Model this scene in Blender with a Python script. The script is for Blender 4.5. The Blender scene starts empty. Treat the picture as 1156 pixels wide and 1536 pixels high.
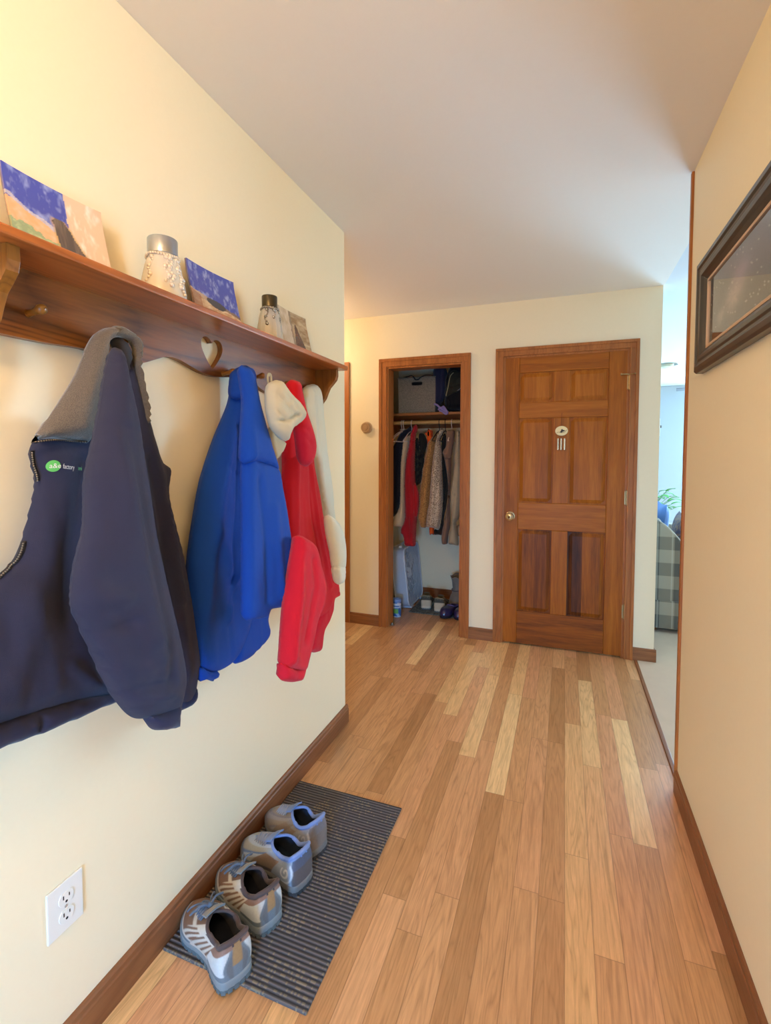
import bpy, bmesh, math, random
import numpy as np
from mathutils import Vector, Matrix, geometry
random.seed(7)
SC = bpy.context.scene
COL = SC.collection
PI = math.pi
H = 2.44

# ------------------------------------------------------------------ camera
CX, CZ, YAW, PITCH, ROLL, FPX, PPY = 1.0236, 1.349, 20.4006, 2.5373, 0.0824, 721.89, 717.12
_a, _b, _c = (math.radians(v) for v in (YAW, PITCH, ROLL))
FW = Vector((-math.sin(_a) * math.cos(_b), math.cos(_a) * math.cos(_b), -math.sin(_b)))
_rt = Vector((math.cos(_a), math.sin(_a), 0)); _up = _rt.cross(FW)
RT = math.cos(_c) * _rt + math.sin(_c) * _up
UP = -math.sin(_c) * _rt + math.cos(_c) * _up
CAM = Vector((CX, 0, CZ))
cd = bpy.data.cameras.new('camera'); cam = bpy.data.objects.new('camera', cd); COL.objects.link(cam)
M = Matrix((RT, UP, -FW)).transposed().to_4x4(); M.translation = CAM
cam.matrix_world = M
cd.sensor_fit = 'HORIZONTAL'; cd.sensor_width = 36; cd.lens = 36 * FPX / 1156
cd.shift_y = -(768 - PPY) / 1156; cd.clip_start = .02
SC.camera = cam


def ray(px, py):
    return FW + RT * ((px - 578) / FPX) - UP * ((py - PPY) / FPX)


def at(px, py, P, N):
    """point where the sight line of a photo pixel meets the plane through P with normal N"""
    d = ray(px, py); P = Vector(P); N = Vector(N)
    return CAM + d * ((P - CAM).dot(N) / d.dot(N))


# ------------------------------------------------------------------ materials
MATS = {}


class NT:
    def __init__(s, name):
        s.m = bpy.data.materials.new(name); s.m.use_nodes = True
        s.t = s.m.node_tree; s.b = s.t.nodes['Principled BSDF']; s.o = s.t.nodes['Material Output']

    def n(s, typ, **kw):
        nd = s.t.nodes.new(typ)
        for k, v in kw.items():
            if k.startswith('i_'):
                k = k[2:]
                nd.inputs[int(k) if k.isdigit() else k.replace('_', ' ')].default_value = v
            else:
                setattr(nd, k, v)
        return nd

    def l(s, a, b): s.t.links.new(a, b)

    def math(s, op, a, b=None, c=None):
        nd = s.n('ShaderNodeMath', operation=op)
        for i, v in enumerate((a, b, c)):
            if v is None: continue
            if isinstance(v, (int, float)): nd.inputs[i].default_value = v
            else: s.l(v, nd.inputs[i])
        return nd.outputs[0]

    def mix(s, f, a, b, mode='MIX'):
        nd = s.n('ShaderNodeMix', data_type='RGBA', blend_type=mode)
        for i, v in ((0, f), (6, a), (7, b)):
            if isinstance(v, (int, float)): nd.inputs[i].default_value = v
            elif isinstance(v, (tuple, list)): nd.inputs[i].default_value = (*v[:3], 1)
            else: s.l(v, nd.inputs[i])
        return nd.outputs[2]

    def ramp(s, f, stops):
        nd = s.n('ShaderNodeValToRGB'); cr = nd.color_ramp
        while len(cr.elements) < len(stops): cr.elements.new(.5)
        for e, (p, c) in zip(cr.elements, stops):
            e.position = p; e.color = (*c[:3], 1)
        s.l(f, nd.inputs[0]); return nd.outputs[0]

    def coords(s, scale=(1, 1, 1), rot=(0, 0, 0)):
        tc = s.n('ShaderNodeTexCoord'); mp = s.n('ShaderNodeMapping')
        mp.inputs['Scale'].default_value = scale; mp.inputs['Rotation'].default_value = rot
        s.l(tc.outputs['Object'], mp.inputs[0]); return mp.outputs[0]

    def noise(s, vec, scale, detail=3, rough=.5, dist=0):
        nd = s.n('ShaderNodeTexNoise'); nd.inputs['Scale'].default_value = scale
        nd.inputs['Detail'].default_value = detail; nd.inputs['Roughness'].default_value = rough
        nd.inputs['Distortion'].default_value = dist
        if vec is not None: s.l(vec, nd.inputs['Vector'])
        return nd.outputs['Fac']

    def bump(s, h, strength, dist=.002):
        nd = s.n('ShaderNodeBump'); nd.inputs['Strength'].default_value = strength
        nd.inputs['Distance'].default_value = dist
        s.l(h, nd.inputs['Height']); s.l(nd.outputs[0], s.b.inputs['Normal'])

    def set(s, **kw):
        for k, v in kw.items():
            i = s.b.inputs[k.replace('_', ' ')]
            if isinstance(v, (tuple, list)): i.default_value = (*v[:3], 1)
            elif isinstance(v, (int, float)): i.default_value = v
            else: s.l(v, i)


def srgb(r, g, b):
    f = lambda c: (c / 255 / 12.92) if c / 255 <= .04045 else ((c / 255 + .055) / 1.055) ** 2.4
    return (f(r), f(g), f(b))


def plain(name, col, rough=.6, metal=0, bump=0, bscale=60, var=0, coat=0, sheen=0):
    if name in MATS: return MATS[name]
    t = NT(name); v = t.coords()
    if var:
        nz = t.noise(v, bscale * .3, 4)
        c = t.mix(nz, tuple(x * (1 - var) for x in col), tuple(min(1, x * (1 + var)) for x in col))
        t.set(Base_Color=c)
    else:
        t.set(Base_Color=col)
    t.set(Roughness=rough, Metallic=metal)
    if coat: t.set(Coat_Weight=coat, Coat_Roughness=.15)
    if sheen: t.set(Sheen_Weight=sheen, Sheen_Roughness=.5)
    if bump: t.bump(t.noise(v, bscale, 4, .6), bump)
    MATS[name] = t.m; return t.m


def wood(name, dark, light, axis='y', rough=.45, scale=1.0, knots=False, coat=.05, contrast=1.0):
    """long grained timber; the grain runs along one object axis"""
    if name in MATS: return MATS[name]
    t = NT(name)
    k = {'x': (.08, 1, 1), 'y': (1, .08, 1), 'z': (1, 1, .08)}[axis]
    v = t.coords(k)
    big = t.noise(v, 14 * scale, 3, .5, .6)
    fine = t.noise(v, 120 * scale, 3, .6, .3)
    rings = t.n('ShaderNodeTexNoise'); rings.inputs['Scale'].default_value = 7 * scale
    rings.inputs['Detail'].default_value = 2; rings.inputs['Distortion'].default_value = .4
    t.l(v, rings.inputs['Vector'])
    rr = t.math('FRACT', t.math('MULTIPLY', rings.outputs['Fac'], 15))
    rr = t.math('POWER', t.math('ABSOLUTE', t.math('MULTIPLY_ADD', rr, 2, -1)), 2.2)
    f = t.math('ADD', t.math('MULTIPLY', big, .7), t.math('MULTIPLY', fine, .35))
    f = t.math('SUBTRACT', f, t.math('MULTIPLY', rr, .22))
    f = t.math('MULTIPLY_ADD', t.math('SUBTRACT', f, .42), 1.5 * contrast, .5)
    c = t.mix(f, dark, light)
    if knots:
        vo = t.n('ShaderNodeTexVoronoi', feature='F1'); vo.inputs['Scale'].default_value = 3.3
        kk = {'x': (.6, 1.3, 1.3), 'y': (1.3, .6, 1.3), 'z': (1.3, 1.3, .6)}[axis]
        t.l(t.coords(kk), vo.inputs['Vector'])
        kf = t.n('ShaderNodeMapRange'); kf.inputs[1].default_value = .0; kf.inputs[2].default_value = .09
        kf.inputs[3].default_value = .85; kf.inputs[4].default_value = 0
        t.l(vo.outputs['Distance'], kf.inputs[0])
        c = t.mix(kf.outputs[0], c, tuple(x * .25 for x in dark))
    t.set(Base_Color=c, Roughness=rough, Coat_Weight=coat, Coat_Roughness=.25)
    t.b.inputs['Specular IOR Level'].default_value = .3
    t.bump(t.math('ADD', fine, t.math('MULTIPLY', rr, -.5)), .12, .001)
    MATS[name] = t.m; return t.m


def fabric(name, col, rough=.85, weave=900, bump=.25, var=.12, sheen=.15, fold=0, col2=None, speck=None):
    """woven or knitted cloth: slow tone drift, weave bump, optional flecks"""
    if name in MATS: return MATS[name]
    t = NT(name); v = t.coords()
    n1 = t.noise(v, 9, 4, .6)
    c = t.mix(n1, tuple(x * (1 - var) for x in col), tuple(min(1, x * (1 + var)) for x in col))
    if col2:
        n2 = t.noise(v, speck or 150, 2, .7)
        f = t.n('ShaderNodeMapRange'); f.inputs[1].default_value = .46; f.inputs[2].default_value = .56
        t.l(n2, f.inputs[0]); c = t.mix(f.outputs[0], c, col2)
    t.set(Base_Color=c, Roughness=rough, Sheen_Weight=sheen, Sheen_Roughness=.4)
    t.b.inputs['Specular IOR Level'].default_value = .2
    w = t.noise(v, weave, 1, .5)
    h = t.math('ADD', t.math('MULTIPLY', w, .35), t.math('MULTIPLY', t.noise(v, 22, 3, .55, .8), fold))
    t.bump(h, bump, .003 if not fold else .012)
    MATS[name] = t.m; return t.m


def vcol(name, rough=.5, bump=0, bscale=60, coat=0, metal=0, var=.1):
    """colour comes from the thing's own pattern, stored per corner"""
    if name in MATS: return MATS[name]
    t = NT(name)
    a = t.n('ShaderNodeVertexColor'); a.layer_name = 'pattern'
    v = t.coords(); nz = t.noise(v, bscale * .4, 3)
    g = t.math('MULTIPLY_ADD', nz, 2 * var, 1 - var)
    mul = t.mix(1.0, a.outputs['Color'], (1, 1, 1), 'MULTIPLY')
    cmb = t.n('ShaderNodeCombineColor')
    for i in range(3): t.l(g, cmb.inputs[i])
    mul = t.mix(1.0, a.outputs['Color'], cmb.outputs[0], 'MULTIPLY')
    t.set(Base_Color=mul, Roughness=rough, Metallic=metal)
    if coat: t.set(Coat_Weight=coat, Coat_Roughness=.08)
    if bump: t.bump(t.noise(v, bscale, 3), bump)
    MATS[name] = t.m; return t.m


def glass(name, col=(1, 1, 1), rough=0.02, trans=1.0, ior=1.45):
    if name in MATS: return MATS[name]
    t = NT(name); t.set(Base_Color=col, Roughness=rough, Transmission_Weight=trans, IOR=ior)
    MATS[name] = t.m; return t.m


# ------------------------------------------------------------------ mesh builder
class MB:
    def __init__(s):
        s.v, s.f, s.mi, s.cur = [], [], [], 0
        s.cols = None

    def add(s, verts, faces):
        o = len(s.v); s.v += [tuple(p) for p in verts]
        for f in faces: s.f.append(tuple(i + o for i in f)); s.mi.append(s.cur)
        return s

    def box(s, x0, y0, z0, x1, y1, z1):
        x0, x1 = sorted((x0, x1)); y0, y1 = sorted((y0, y1)); z0, z1 = sorted((z0, z1))
        return s.add([(x0, y0, z0), (x1, y0, z0), (x1, y1, z0), (x0, y1, z0), (x0, y0, z1), (x1, y0, z1), (x1, y1, z1), (x0, y1, z1)],
                     [(0, 3, 2, 1), (4, 5, 6, 7), (0, 1, 5, 4), (1, 2, 6, 5), (2, 3, 7, 6), (3, 0, 4, 7)])

    def hexa(s, p):  # 8 corners, bottom ring then top ring
        return s.add(p, [(0, 3, 2, 1), (4, 5, 6, 7), (0, 1, 5, 4), (1, 2, 6, 5), (2, 3, 7, 6), (3, 0, 4, 7)])

    def prism(s, poly, fn0, fn1, holes=()):
        """2D polygon (with holes) extruded between fn0(u,v) and fn1(u,v)"""
        loops = [list(poly)] + [list(h) for h in holes]
        tris = geometry.tessellate_polygon([[Vector((u, v, 0)) for u, v in L] for L in loops])
        flat = [q for L in loops for q in L]; n = len(flat)
        vs = [fn0(*q) for q in flat] + [fn1(*q) for q in flat]
        fs = [tuple(t) for t in tris] + [tuple(i + n for i in reversed(t)) for t in tris]
        o = 0
        for L in loops:
            k = len(L)
            for i in range(k):
                a, b = o + i, o + (i + 1) % k; fs.append((a, b, b + n, a + n))
            o += k
        return s.add(vs, fs)

    def lathe(s, prof, c, axis='z', seg=32, cap=True):
        vs = []; c = Vector(c); n = len(prof)
        for r, h in prof:
            for k in range(seg):
                a = 2 * PI * k / seg; u, w = r * math.cos(a), r * math.sin(a)
                vs.append(c + Vector({'z': (u, w, h), 'x': (h, u, w), 'y': (u, h, w)}[axis]))
        fs = [(i * seg + k, i * seg + (k + 1) % seg, (i + 1) * seg + (k + 1) % seg, (i + 1) * seg + k) for i in range(n - 1) for k in range(seg)]
        if cap:
            fs.append(tuple(reversed(range(seg)))); fs.append(tuple(range((n - 1) * seg, n * seg)))
        return s.add(vs, fs)

    def tube(s, pts, r, seg=8, closed=False, rz=None):
        pts = [Vector(p) for p in pts]; n = len(pts); vs = []
        rs = r if isinstance(r, (list, tuple)) else [r] * n
        up = None
        for i, p in enumerate(pts):
            d = (pts[(i + 1) % n] - pts[i - 1]) if closed or 0 < i < n - 1 else (pts[1] - pts[0] if i == 0 else pts[-1] - pts[-2])
            d = d.normalized() if d.length > 1e-9 else Vector((0, 0, 1))
            if up is None: up = Vector((0, 0, 1)) if abs(d.z) < .9 else Vector((1, 0, 0))
            a = d.cross(up)
            if a.length < 1e-6: a = d.cross(Vector((0, 1, 0)))
            a.normalize(); b = a.cross(d).normalized(); up = b
            for k in range(seg):
                t = 2 * PI * k / seg
                vs.append(p + a * (rs[i] * math.cos(t)) + b * ((rz if rz else rs[i]) * math.sin(t)))
        fs = []
        for i in range(n if closed else n - 1):
            j = (i + 1) % n
            for k in range(seg): fs.append((i * seg + k, i * seg + (k + 1) % seg, j * seg + (k + 1) % seg, j * seg + k))
        if not closed:
            fs.append(tuple(reversed(range(seg)))); fs.append(tuple(range((n - 1) * seg, n * seg)))
        return s.add(vs, fs)

    def ball(s, c, r, seg=12, sc=(1, 1, 1)):
        c = Vector(c); vs = []; rings = seg // 2
        for i in range(rings + 1):
            th = PI * i / rings
            for k in range(seg):
                a = 2 * PI * k / seg
                vs.append(c + Vector((r * sc[0] * math.sin(th) * math.cos(a), r * sc[1] * math.sin(th) * math.sin(a), r * sc[2] * math.cos(th))))
        fs = [(i * seg + k, (i + 1) * seg + k, (i + 1) * seg + (k + 1) % seg, i * seg + (k + 1) % seg) for i in range(rings) for k in range(seg)]
        return s.add(vs, fs)

    def grid(s, rows, closed_u=False):
        """rows of equal length -> quad sheet"""
        n, m = len(rows), len(rows[0])
        vs = [p for r in rows for p in r]
        fs = [(i * m + k, i * m + (k + 1) % m, (i + 1) * m + (k + 1) % m, (i + 1) * m + k) for i in range(n - 1) for k in range(m if closed_u else m - 1)]
        return s.add(vs, fs)

    def build(s, name, mats, parent=None, smooth=False, bevel=0, seg=2, subsurf=0, angle=None, cols=None, origin=True, fix=True):
        me = bpy.data.meshes.new(name)
        V = [Vector(p) for p in s.v]
        o = bpy.data.objects.new(name, me)
        if parent is not None:
            off = wloc(parent); o.parent = parent
            me.from_pydata([p - off for p in V], [], s.f)
        else:
            off = Vector((0, 0, 0))
            if origin and V:
                xs = [p.x for p in V]; ys = [p.y for p in V]; zs = [p.z for p in V]
                off = Vector(((min(xs) + max(xs)) / 2, (min(ys) + max(ys)) / 2, min(zs)))
            o.location = off
            me.from_pydata([p - off for p in V], [], s.f)
        COL.objects.link(o)
        if not isinstance(mats, (list, tuple)): mats = [mats]
        for m in mats: me.materials.append(m)
        for p, i in zip(me.polygons, s.mi): p.material_index = min(i, len(mats) - 1)
        if fix:
            bm = bmesh.new(); bm.from_mesh(me)
            bmesh.ops.recalc_face_normals(bm, faces=bm.faces); bm.to_mesh(me); bm.free()
        if cols is not None:
            ca = me.color_attributes.new('pattern', 'FLOAT_COLOR', 'POINT')
            ca.data.foreach_set('color', np.array([(*c[:3], 1) for c in cols], dtype=np.float32).ravel())
        if smooth:
            me.polygons.foreach_set('use_smooth', [True] * len(me.polygons))
            if angle:
                me.set_sharp_from_angle(angle=math.radians(angle))
        if bevel:
            md = o.modifiers.new('bevel', 'BEVEL'); md.width = bevel; md.segments = seg; md.limit_method = 'ANGLE'; md.angle_limit = math.radians(35)
        if subsurf:
            md = o.modifiers.new('sub', 'SUBSURF'); md.levels = subsurf; md.render_levels = subsurf
        return o


def wloc(o):
    p = Vector((0, 0, 0))
    while o is not None:
        p += Vector(o.location); o = o.parent
    return p


def tag(o, label, cat, group=None, kind=None):
    o['label'] = label; o['category'] = cat
    if group: o['group'] = group
    if kind: o['kind'] = kind
    return o


def thing(name, label, cat, loc, group=None):
    o = bpy.data.objects.new(name, None); o.empty_display_size = .05; COL.objects.link(o)
    o.location = loc
    return tag(o, label, cat, group)


def struct(o, label=None):
    o['kind'] = 'structure'
    if label: o['label'] = label
    return o


def copy_thing(o, delta, parent=None):
    c = o.copy(); COL.objects.link(c)
    if parent is not None: c.parent = parent
    else: c.location = Vector(o.location) + Vector(delta)
    for ch in list(o.children): copy_thing(ch, delta, c)
    return c


def spline(pts, n=6, closed=False):
    """Catmull-Rom through 2D or 3D points"""
    P = [Vector(p) for p in pts]; out = []; k = len(P)
    for i in range(k if closed else k - 1):
        p0 = P[i - 1] if closed or i > 0 else P[i]
        p1 = P[i]; p2 = P[(i + 1) % k]
        p3 = P[(i + 2) % k] if closed or i + 2 < k else p2
        for j in range(n):
            t = j / n
            out.append(.5 * ((2 * p1) + (p2 - p0) * t + (2 * p0 - 5 * p1 + 4 * p2 - p3) * t * t + (3 * p1 - p0 - 3 * p2 + p3) * t ** 3))
    if not closed: out.append(P[-1])
    return out
# ================================================================== the setting
cream = plain('cream_paint', srgb(242, 231, 199), .55, bump=.05, bscale=240, var=.015)
white = plain('ceiling_paint', srgb(236, 232, 226), .8, bump=.04, bscale=180, var=.01)
pale = plain('pale_paint', srgb(168, 172, 174), .6, bump=.04, bscale=200)
trimw = wood('trim_wood', srgb(112, 70, 44), srgb(152, 102, 66), 'y', .42, 1.2)
trimx = wood('trim_wood_across', srgb(118, 74, 46), srgb(160, 108, 68), 'x', .42, 1.2)
trimz = wood('casing_wood', srgb(136, 78, 34), srgb(184, 114, 56), 'z', .42, 1.2)


def floor_mat():
    t = NT('plank_floor')
    tc = t.n('ShaderNodeTexCoord'); sp = t.n('ShaderNodeSeparateXYZ'); t.l(tc.outputs['Object'], sp.inputs[0])
    x, y = sp.outputs[0], sp.outputs[1]
    sx = t.math('DIVIDE', t.math('SUBTRACT', x, .068), .0752)
    strip = t.math('FLOOR', sx)
    wn = t.n('ShaderNodeTexWhiteNoise', noise_dimensions='1D'); t.l(strip, wn.inputs['W'])
    yy = t.math('ADD', t.math('DIVIDE', y, .86), t.math('MULTIPLY', wn.outputs['Value'], 11.3))
    plank = t.math('FLOOR', yy)
    cb = t.n('ShaderNodeCombineXYZ'); t.l(strip, cb.inputs[0]); t.l(plank, cb.inputs[1])
    w2 = t.n('ShaderNodeTexWhiteNoise', noise_dimensions='2D'); t.l(cb.outputs[0], w2.inputs['Vector'])
    r = w2.outputs['Value']
    base = t.ramp(r, [(0, srgb(164, 118, 78)), (.2, srgb(182, 134, 92)), (.42, srgb(190, 142, 100)), (.6, srgb(194, 142, 104)), (.8, srgb(204, 160, 112)), (1, srgb(218, 182, 134))])
    gv = t.n('ShaderNodeCombineXYZ')
    t.l(x, gv.inputs[0]); t.l(t.math('MULTIPLY', y, .07), gv.inputs[1]); t.l(t.math('MULTIPLY', r, 37), gv.inputs[2])
    wob = t.noise(gv.outputs[0], 16, 2, .5, .9)
    grain = t.noise(gv.outputs[0], 130, 4, .65, .4)
    rings = t.math('FRACT', t.math('MULTIPLY', wob, 11))
    rings = t.math('POWER', t.math('ABSOLUTE', t.math('MULTIPLY_ADD', rings, 2, -1)), 3)
    g = t.math('ADD', t.math('MULTIPLY', t.math('SUBTRACT', grain, .5), .72), t.math('MULTIPLY', rings, -.20))
    g = t.math('ADD', g, 1.04)
    cg = t.n('ShaderNodeCombineColor')
    t.l(g, cg.inputs[0]); t.l(t.math('POWER', g, 1.12), cg.inputs[1]); t.l(t.math('POWER', g, 1.3), cg.inputs[2])
    c = t.mix(1, base, cg.outputs[0], 'MULTIPLY')
    fx = t.math('FRACT', sx); ex = t.math('MINIMUM', fx, t.math('SUBTRACT', 1, fx))
    fy = t.math('FRACT', yy); ey = t.math('MULTIPLY', t.math('MINIMUM', fy, t.math('SUBTRACT', 1, fy)), 11)
    e = t.math('MINIMUM', ex, ey)
    mr = t.n('ShaderNodeMapRange'); mr.inputs[1].default_value = .006; mr.inputs[2].default_value = .022
    mr.inputs[3].default_value = .45; mr.inputs[4].default_value = 0; t.l(e, mr.inputs[0])
    c = t.mix(mr.outputs[0], c, srgb(96, 58, 30))
    c = t.mix(1.0, c, (1.2, 1.28, 1.26), 'MULTIPLY')
    t.set(Base_Color=c, Roughness=t.math('MULTIPLY_ADD', grain, .18, .26), Coat_Weight=.2, Coat_Roughness=.22)
    t.bump(t.math('SUBTRACT', t.math('MULTIPLY', grain, .2), t.math('MULTIPLY', mr.outputs[0], 2)), .25, .0012)
    return t.m


YE, YB, XR, XE = 2.173, 3.531, 1.4693, 1.593
floor_m = floor_mat()
o = MB().box(-2.4, -1.7, -.06, 1.487, 4.46, 0).build('floor', floor_m, origin=False); struct(o, 'honey oak strip floor of the entry hall')
carpet = fabric('carpet_pile', srgb(204, 182, 154), .95, 380, .6, .08, .3)
o = MB().box(1.49, -1.7, -.06, 6.0, 8.7, .004).build('floor_living_room', carpet, origin=False); struct(o, 'beige carpet in the room beyond')
o = MB().box(1.476, YE, -.02, 1.496, YB - .01, .007).build('trim_1', trimw, bevel=.003, origin=False); struct(o, 'thin wooden strip between plank floor and carpet')

o = MB().box(-2.4, -1.7, H, XE + .006, 4.6, H + .06).build('ceiling', white, origin=False); struct(o)
o = MB().box(XE + .006, -1.7, H + .004, 6.0, 8.7, H + .064).build('ceiling_living_room', plain('living_ceiling_paint', srgb(214, 220, 228), .8), origin=False); struct(o)

o = MB().box(-.12, -1.6, 0, 0, YE, H).build('wall_left', cream, origin=False, bevel=.003); struct(o)
o = MB().box(XR, -1.6, 0, XE, YE, H).build('wall_right', cream, origin=False); struct(o)
# the back wall with the closet opening and the door opening
m = MB()
YT = YB + .115
for x0, x1, z0, z1 in ((-2.4, -.278, 0, H), (-.278, .312, 2.04, H), (.312, .602, 0, H), (.602, 1.416, 2.056, H), (1.416, XE, 0, H)):
    m.box(x0, YB, z0, x1, YT, z1)
struct(m.build('wall_back', cream, origin=False))
struct(MB().box(.602, YT + .3, 0, 1.5, YT + .34, H).build('wall_behind_door', cream, origin=False))
# closet shell
struct(MB().box(-.62, YT, 0, -.5, 4.58, H).build('wall_closet_left', cream, origin=False))
struct(MB().box(.55, YT, 0, .6, 4.58, H).build('wall_closet_right', cream, origin=False))
struct(MB().box(-.5, 4.46, 0, .6, 4.58, H).build('wall_closet_back', cream, origin=False))
# corridor to the left, living room to the right, entry behind the camera
struct(MB().box(-2.4, YE - .12, 0, -.12, YE, H).build('wall_corridor', cream, origin=False))
struct(MB().box(-2.5, YE - .12, 0, -2.4, YT, H).build('wall_corridor_end', cream, origin=False))
m = MB()
for x0, x1, z0, z1 in ((XE, 3.6, 0, H), (5.7, 6.0, 0, H), (3.6, 5.7, 0, .3), (3.6, 5.7, 2.2, H)): m.box(x0, 8.5, z0, x1, 8.6, z1)
struct(m.build('wall_living_far', pale, origin=False))
m = MB().box(3.6, 8.51, .3, 5.7, 8.57, .36).box(3.6, 8.51, 2.14, 5.7, 8.57, 2.2)
for x in (3.6, 4.62, 5.64): m.box(x, 8.51, .36, x + .06, 8.57, 2.14)
struct(m.build('added_window', plain('white_frame', (.8, .8, .8), .4), origin=False))  # unseen window, added so cool light reaches the hall's left wall
struct(MB().box(1.47, YT + .34, 0, XE, 8.5, H).build('wall_living_left', pale, origin=False))
m = MB()
for y0, y1, z0, z1 in ((-1.7, 1.2, 0, H), (1.2, 8.3, 0, .3), (1.2, 8.3, 2.2, H), (8.3, 8.6, 0, H)):
    m.box(5.9, y0, z0, 6.0, y1, z1)
struct(m.build('wall_living_right', pale, origin=False))
m = MB()
for y0, y1 in ((1.2, 1.26), (2.95, 3.01), (4.7, 4.76), (6.5, 6.56), (8.24, 8.3)): m.box(5.9, y0, .3, 5.98, y1, 2.2)
m.box(5.9, 1.2, .3, 5.98, 8.3, .36); m.box(5.9, 1.2, 2.14, 5.98, 8.3, 2.2)
struct(m.build('window_1', plain('white_frame', (.8, .8, .8), .4), origin=False))
struct(MB().box(XE, -1.7, 0, 5.9, -1.6, H).build('wall_living_front', pale, origin=False))
m = MB()
for x0, x1, z0, z1 in ((-.12, .2, 0, H), (1.25, 1.6, 0, H), (.2, 1.25, 2.1, H), (.2, 1.25, 0, .12)):
    m.box(x0, -1.7, z0, x1, -1.6, z1)
struct(m.build('wall_front', cream, origin=False))
m = MB()
m.box(.2, -1.68, .12, .29, -1.63, 2.1).box(1.16, -1.68, .12, 1.25, -1.63, 2.1).box(.29, -1.68, 2.0, 1.16, -1.63, 2.1).box(.29, -1.68, .12, 1.16, -1.63, .3).box(.7, -1.67, .3, .75, -1.64, 2.0)
d2 = struct(m.build('window_2', trimz, origin=False))


# baseboards: eased top edge with a groove line, like the photo's
def board(m, p0, p1, nrm, h=.086, t=.013):
    p0, p1, nrm = Vector(p0), Vector(p1), Vector(nrm)
    prof = [(0, 0), (t, 0), (t, h - .022), (t - .003, h - .018), (t - .003, h - .006), (t - .007, h), (0, h)]
    vs = [p + nrm * u + Vector((0, 0, v)) for p in (p0, p1) for u, v in prof]; n = len(prof)
    m.add(vs, [(i, (i + 1) % n, (i + 1) % n + n, i + n) for i in range(n)] + [tuple(range(n)), tuple(range(2 * n - 1, n - 1, -1))])
    return m


struct(board(MB(), (0, -1.6, 0), (0, YE + .008, 0), (1, 0, 0), .09, .015).build('baseboard_left', trimw, origin=False), 'brown wooden baseboard under the hooks wall')
struct(board(MB(), (XR, -1.6, 0), (XR, YE, 0), (-1, 0, 0), .09, .013).build('baseboard_right', trimw, origin=False), 'brown wooden baseboard of the right hall wall')
m = MB(); board(m, (-.6, YB, 0), (-.34, YB, 0), (0, -1, 0)); board(m, (.374, YB, 0), (.552, YB, 0), (0, -1, 0)); board(m, (1.467, YB, 0), (XE + .013, YB, 0), (0, -1, 0))
struct(m.build('baseboard_back', trimx, origin=False), 'brown wooden baseboard pieces along the far hall wall')
struct(board(MB(), (XE, YB, 0), (XE, YT + .3, 0), (1, 0, 0)).build('baseboard_corner', trimw, origin=False))
struct(board(MB(), (-.5, 4.46, 0), (.55, 4.46, 0), (0, -1, 0)).build('baseboard_closet', trimx, origin=False), 'brown wooden baseboard at the back of the closet')
# timber cap on the end of the right wall
o = MB().box(XR - .009, YE, 0, XE + .008, YE + .02, H - .002).build('trim_2', trimz, bevel=.002, origin=False); struct(o, 'full height wooden edge strip at the end of the right wall')


def casing(name, x0, x1, z1, w, label, y=YB, xin=None):
    """door casing with a raised outer band, plus the jamb lining the opening"""
    m = MB()
    for s, xa in ((1, x0), (-1, x1)):
        m.box(xa, y - .013, 0, xa + s * w, y, z1 - w); m.box(xa, y - .019, 0, xa + s * w * .36, y - .012, z1 - w * .36)
        m.box(xa + s * w * .8, y - .016, 0, xa + s * w, y - .012, z1 - w * .8)
        m.box(xa + s * (w - .004), y - .004, 0, xa + s * (w + .014), y + .115, z1 - w + .004)
    m.box(x0, y - .013, z1 - w, x1, y, z1); m.box(x0, y - .0192, z1 - w * .36, x1, y - .012, z1)
    m.box(x0 + w * .8, y - .0158, z1 - w, x1 - w * .8, y - .012, z1 - w * .8)
    m.box(x0 + w + .014, y - .004, z1 - w - .014, x1 - w - .014, y + .115, z1 - w + .004)
    o = m.build(name, trimz, bevel=.0025, origin=False); struct(o, label); return o


casing('trim_3', -.3404, .3741, 2.1036, .062, 'orange brown wooden casing around the open closet')
casing('trim_4', .5515, 1.4674, 2.115, .056, 'brown wooden casing around the panelled door')
# a further door on the corridor side, only its casing edge in view
m = MB(); m.box(-1.5, YB - .016, 0, -1.44, YB, 2.1).box(-.655, YB - .018, 0, -.594, YB, 2.1).box(-1.44, YB - .016, 2.04, -.655, YB, 2.1)
m.box(-1.44, YB - .008, .005, -.655, YB + .03, 2.04)
for px in (-1.3, -.98):
    for za, zb in ((.25, .85), (1.03, 1.62), (1.73, 1.94)): m.box(px, YB - .013, za, px + .22, YB, zb)
struct(m.build('door_2', trimz, bevel=.003, origin=False), 'closed brown door in the side corridor')

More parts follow.
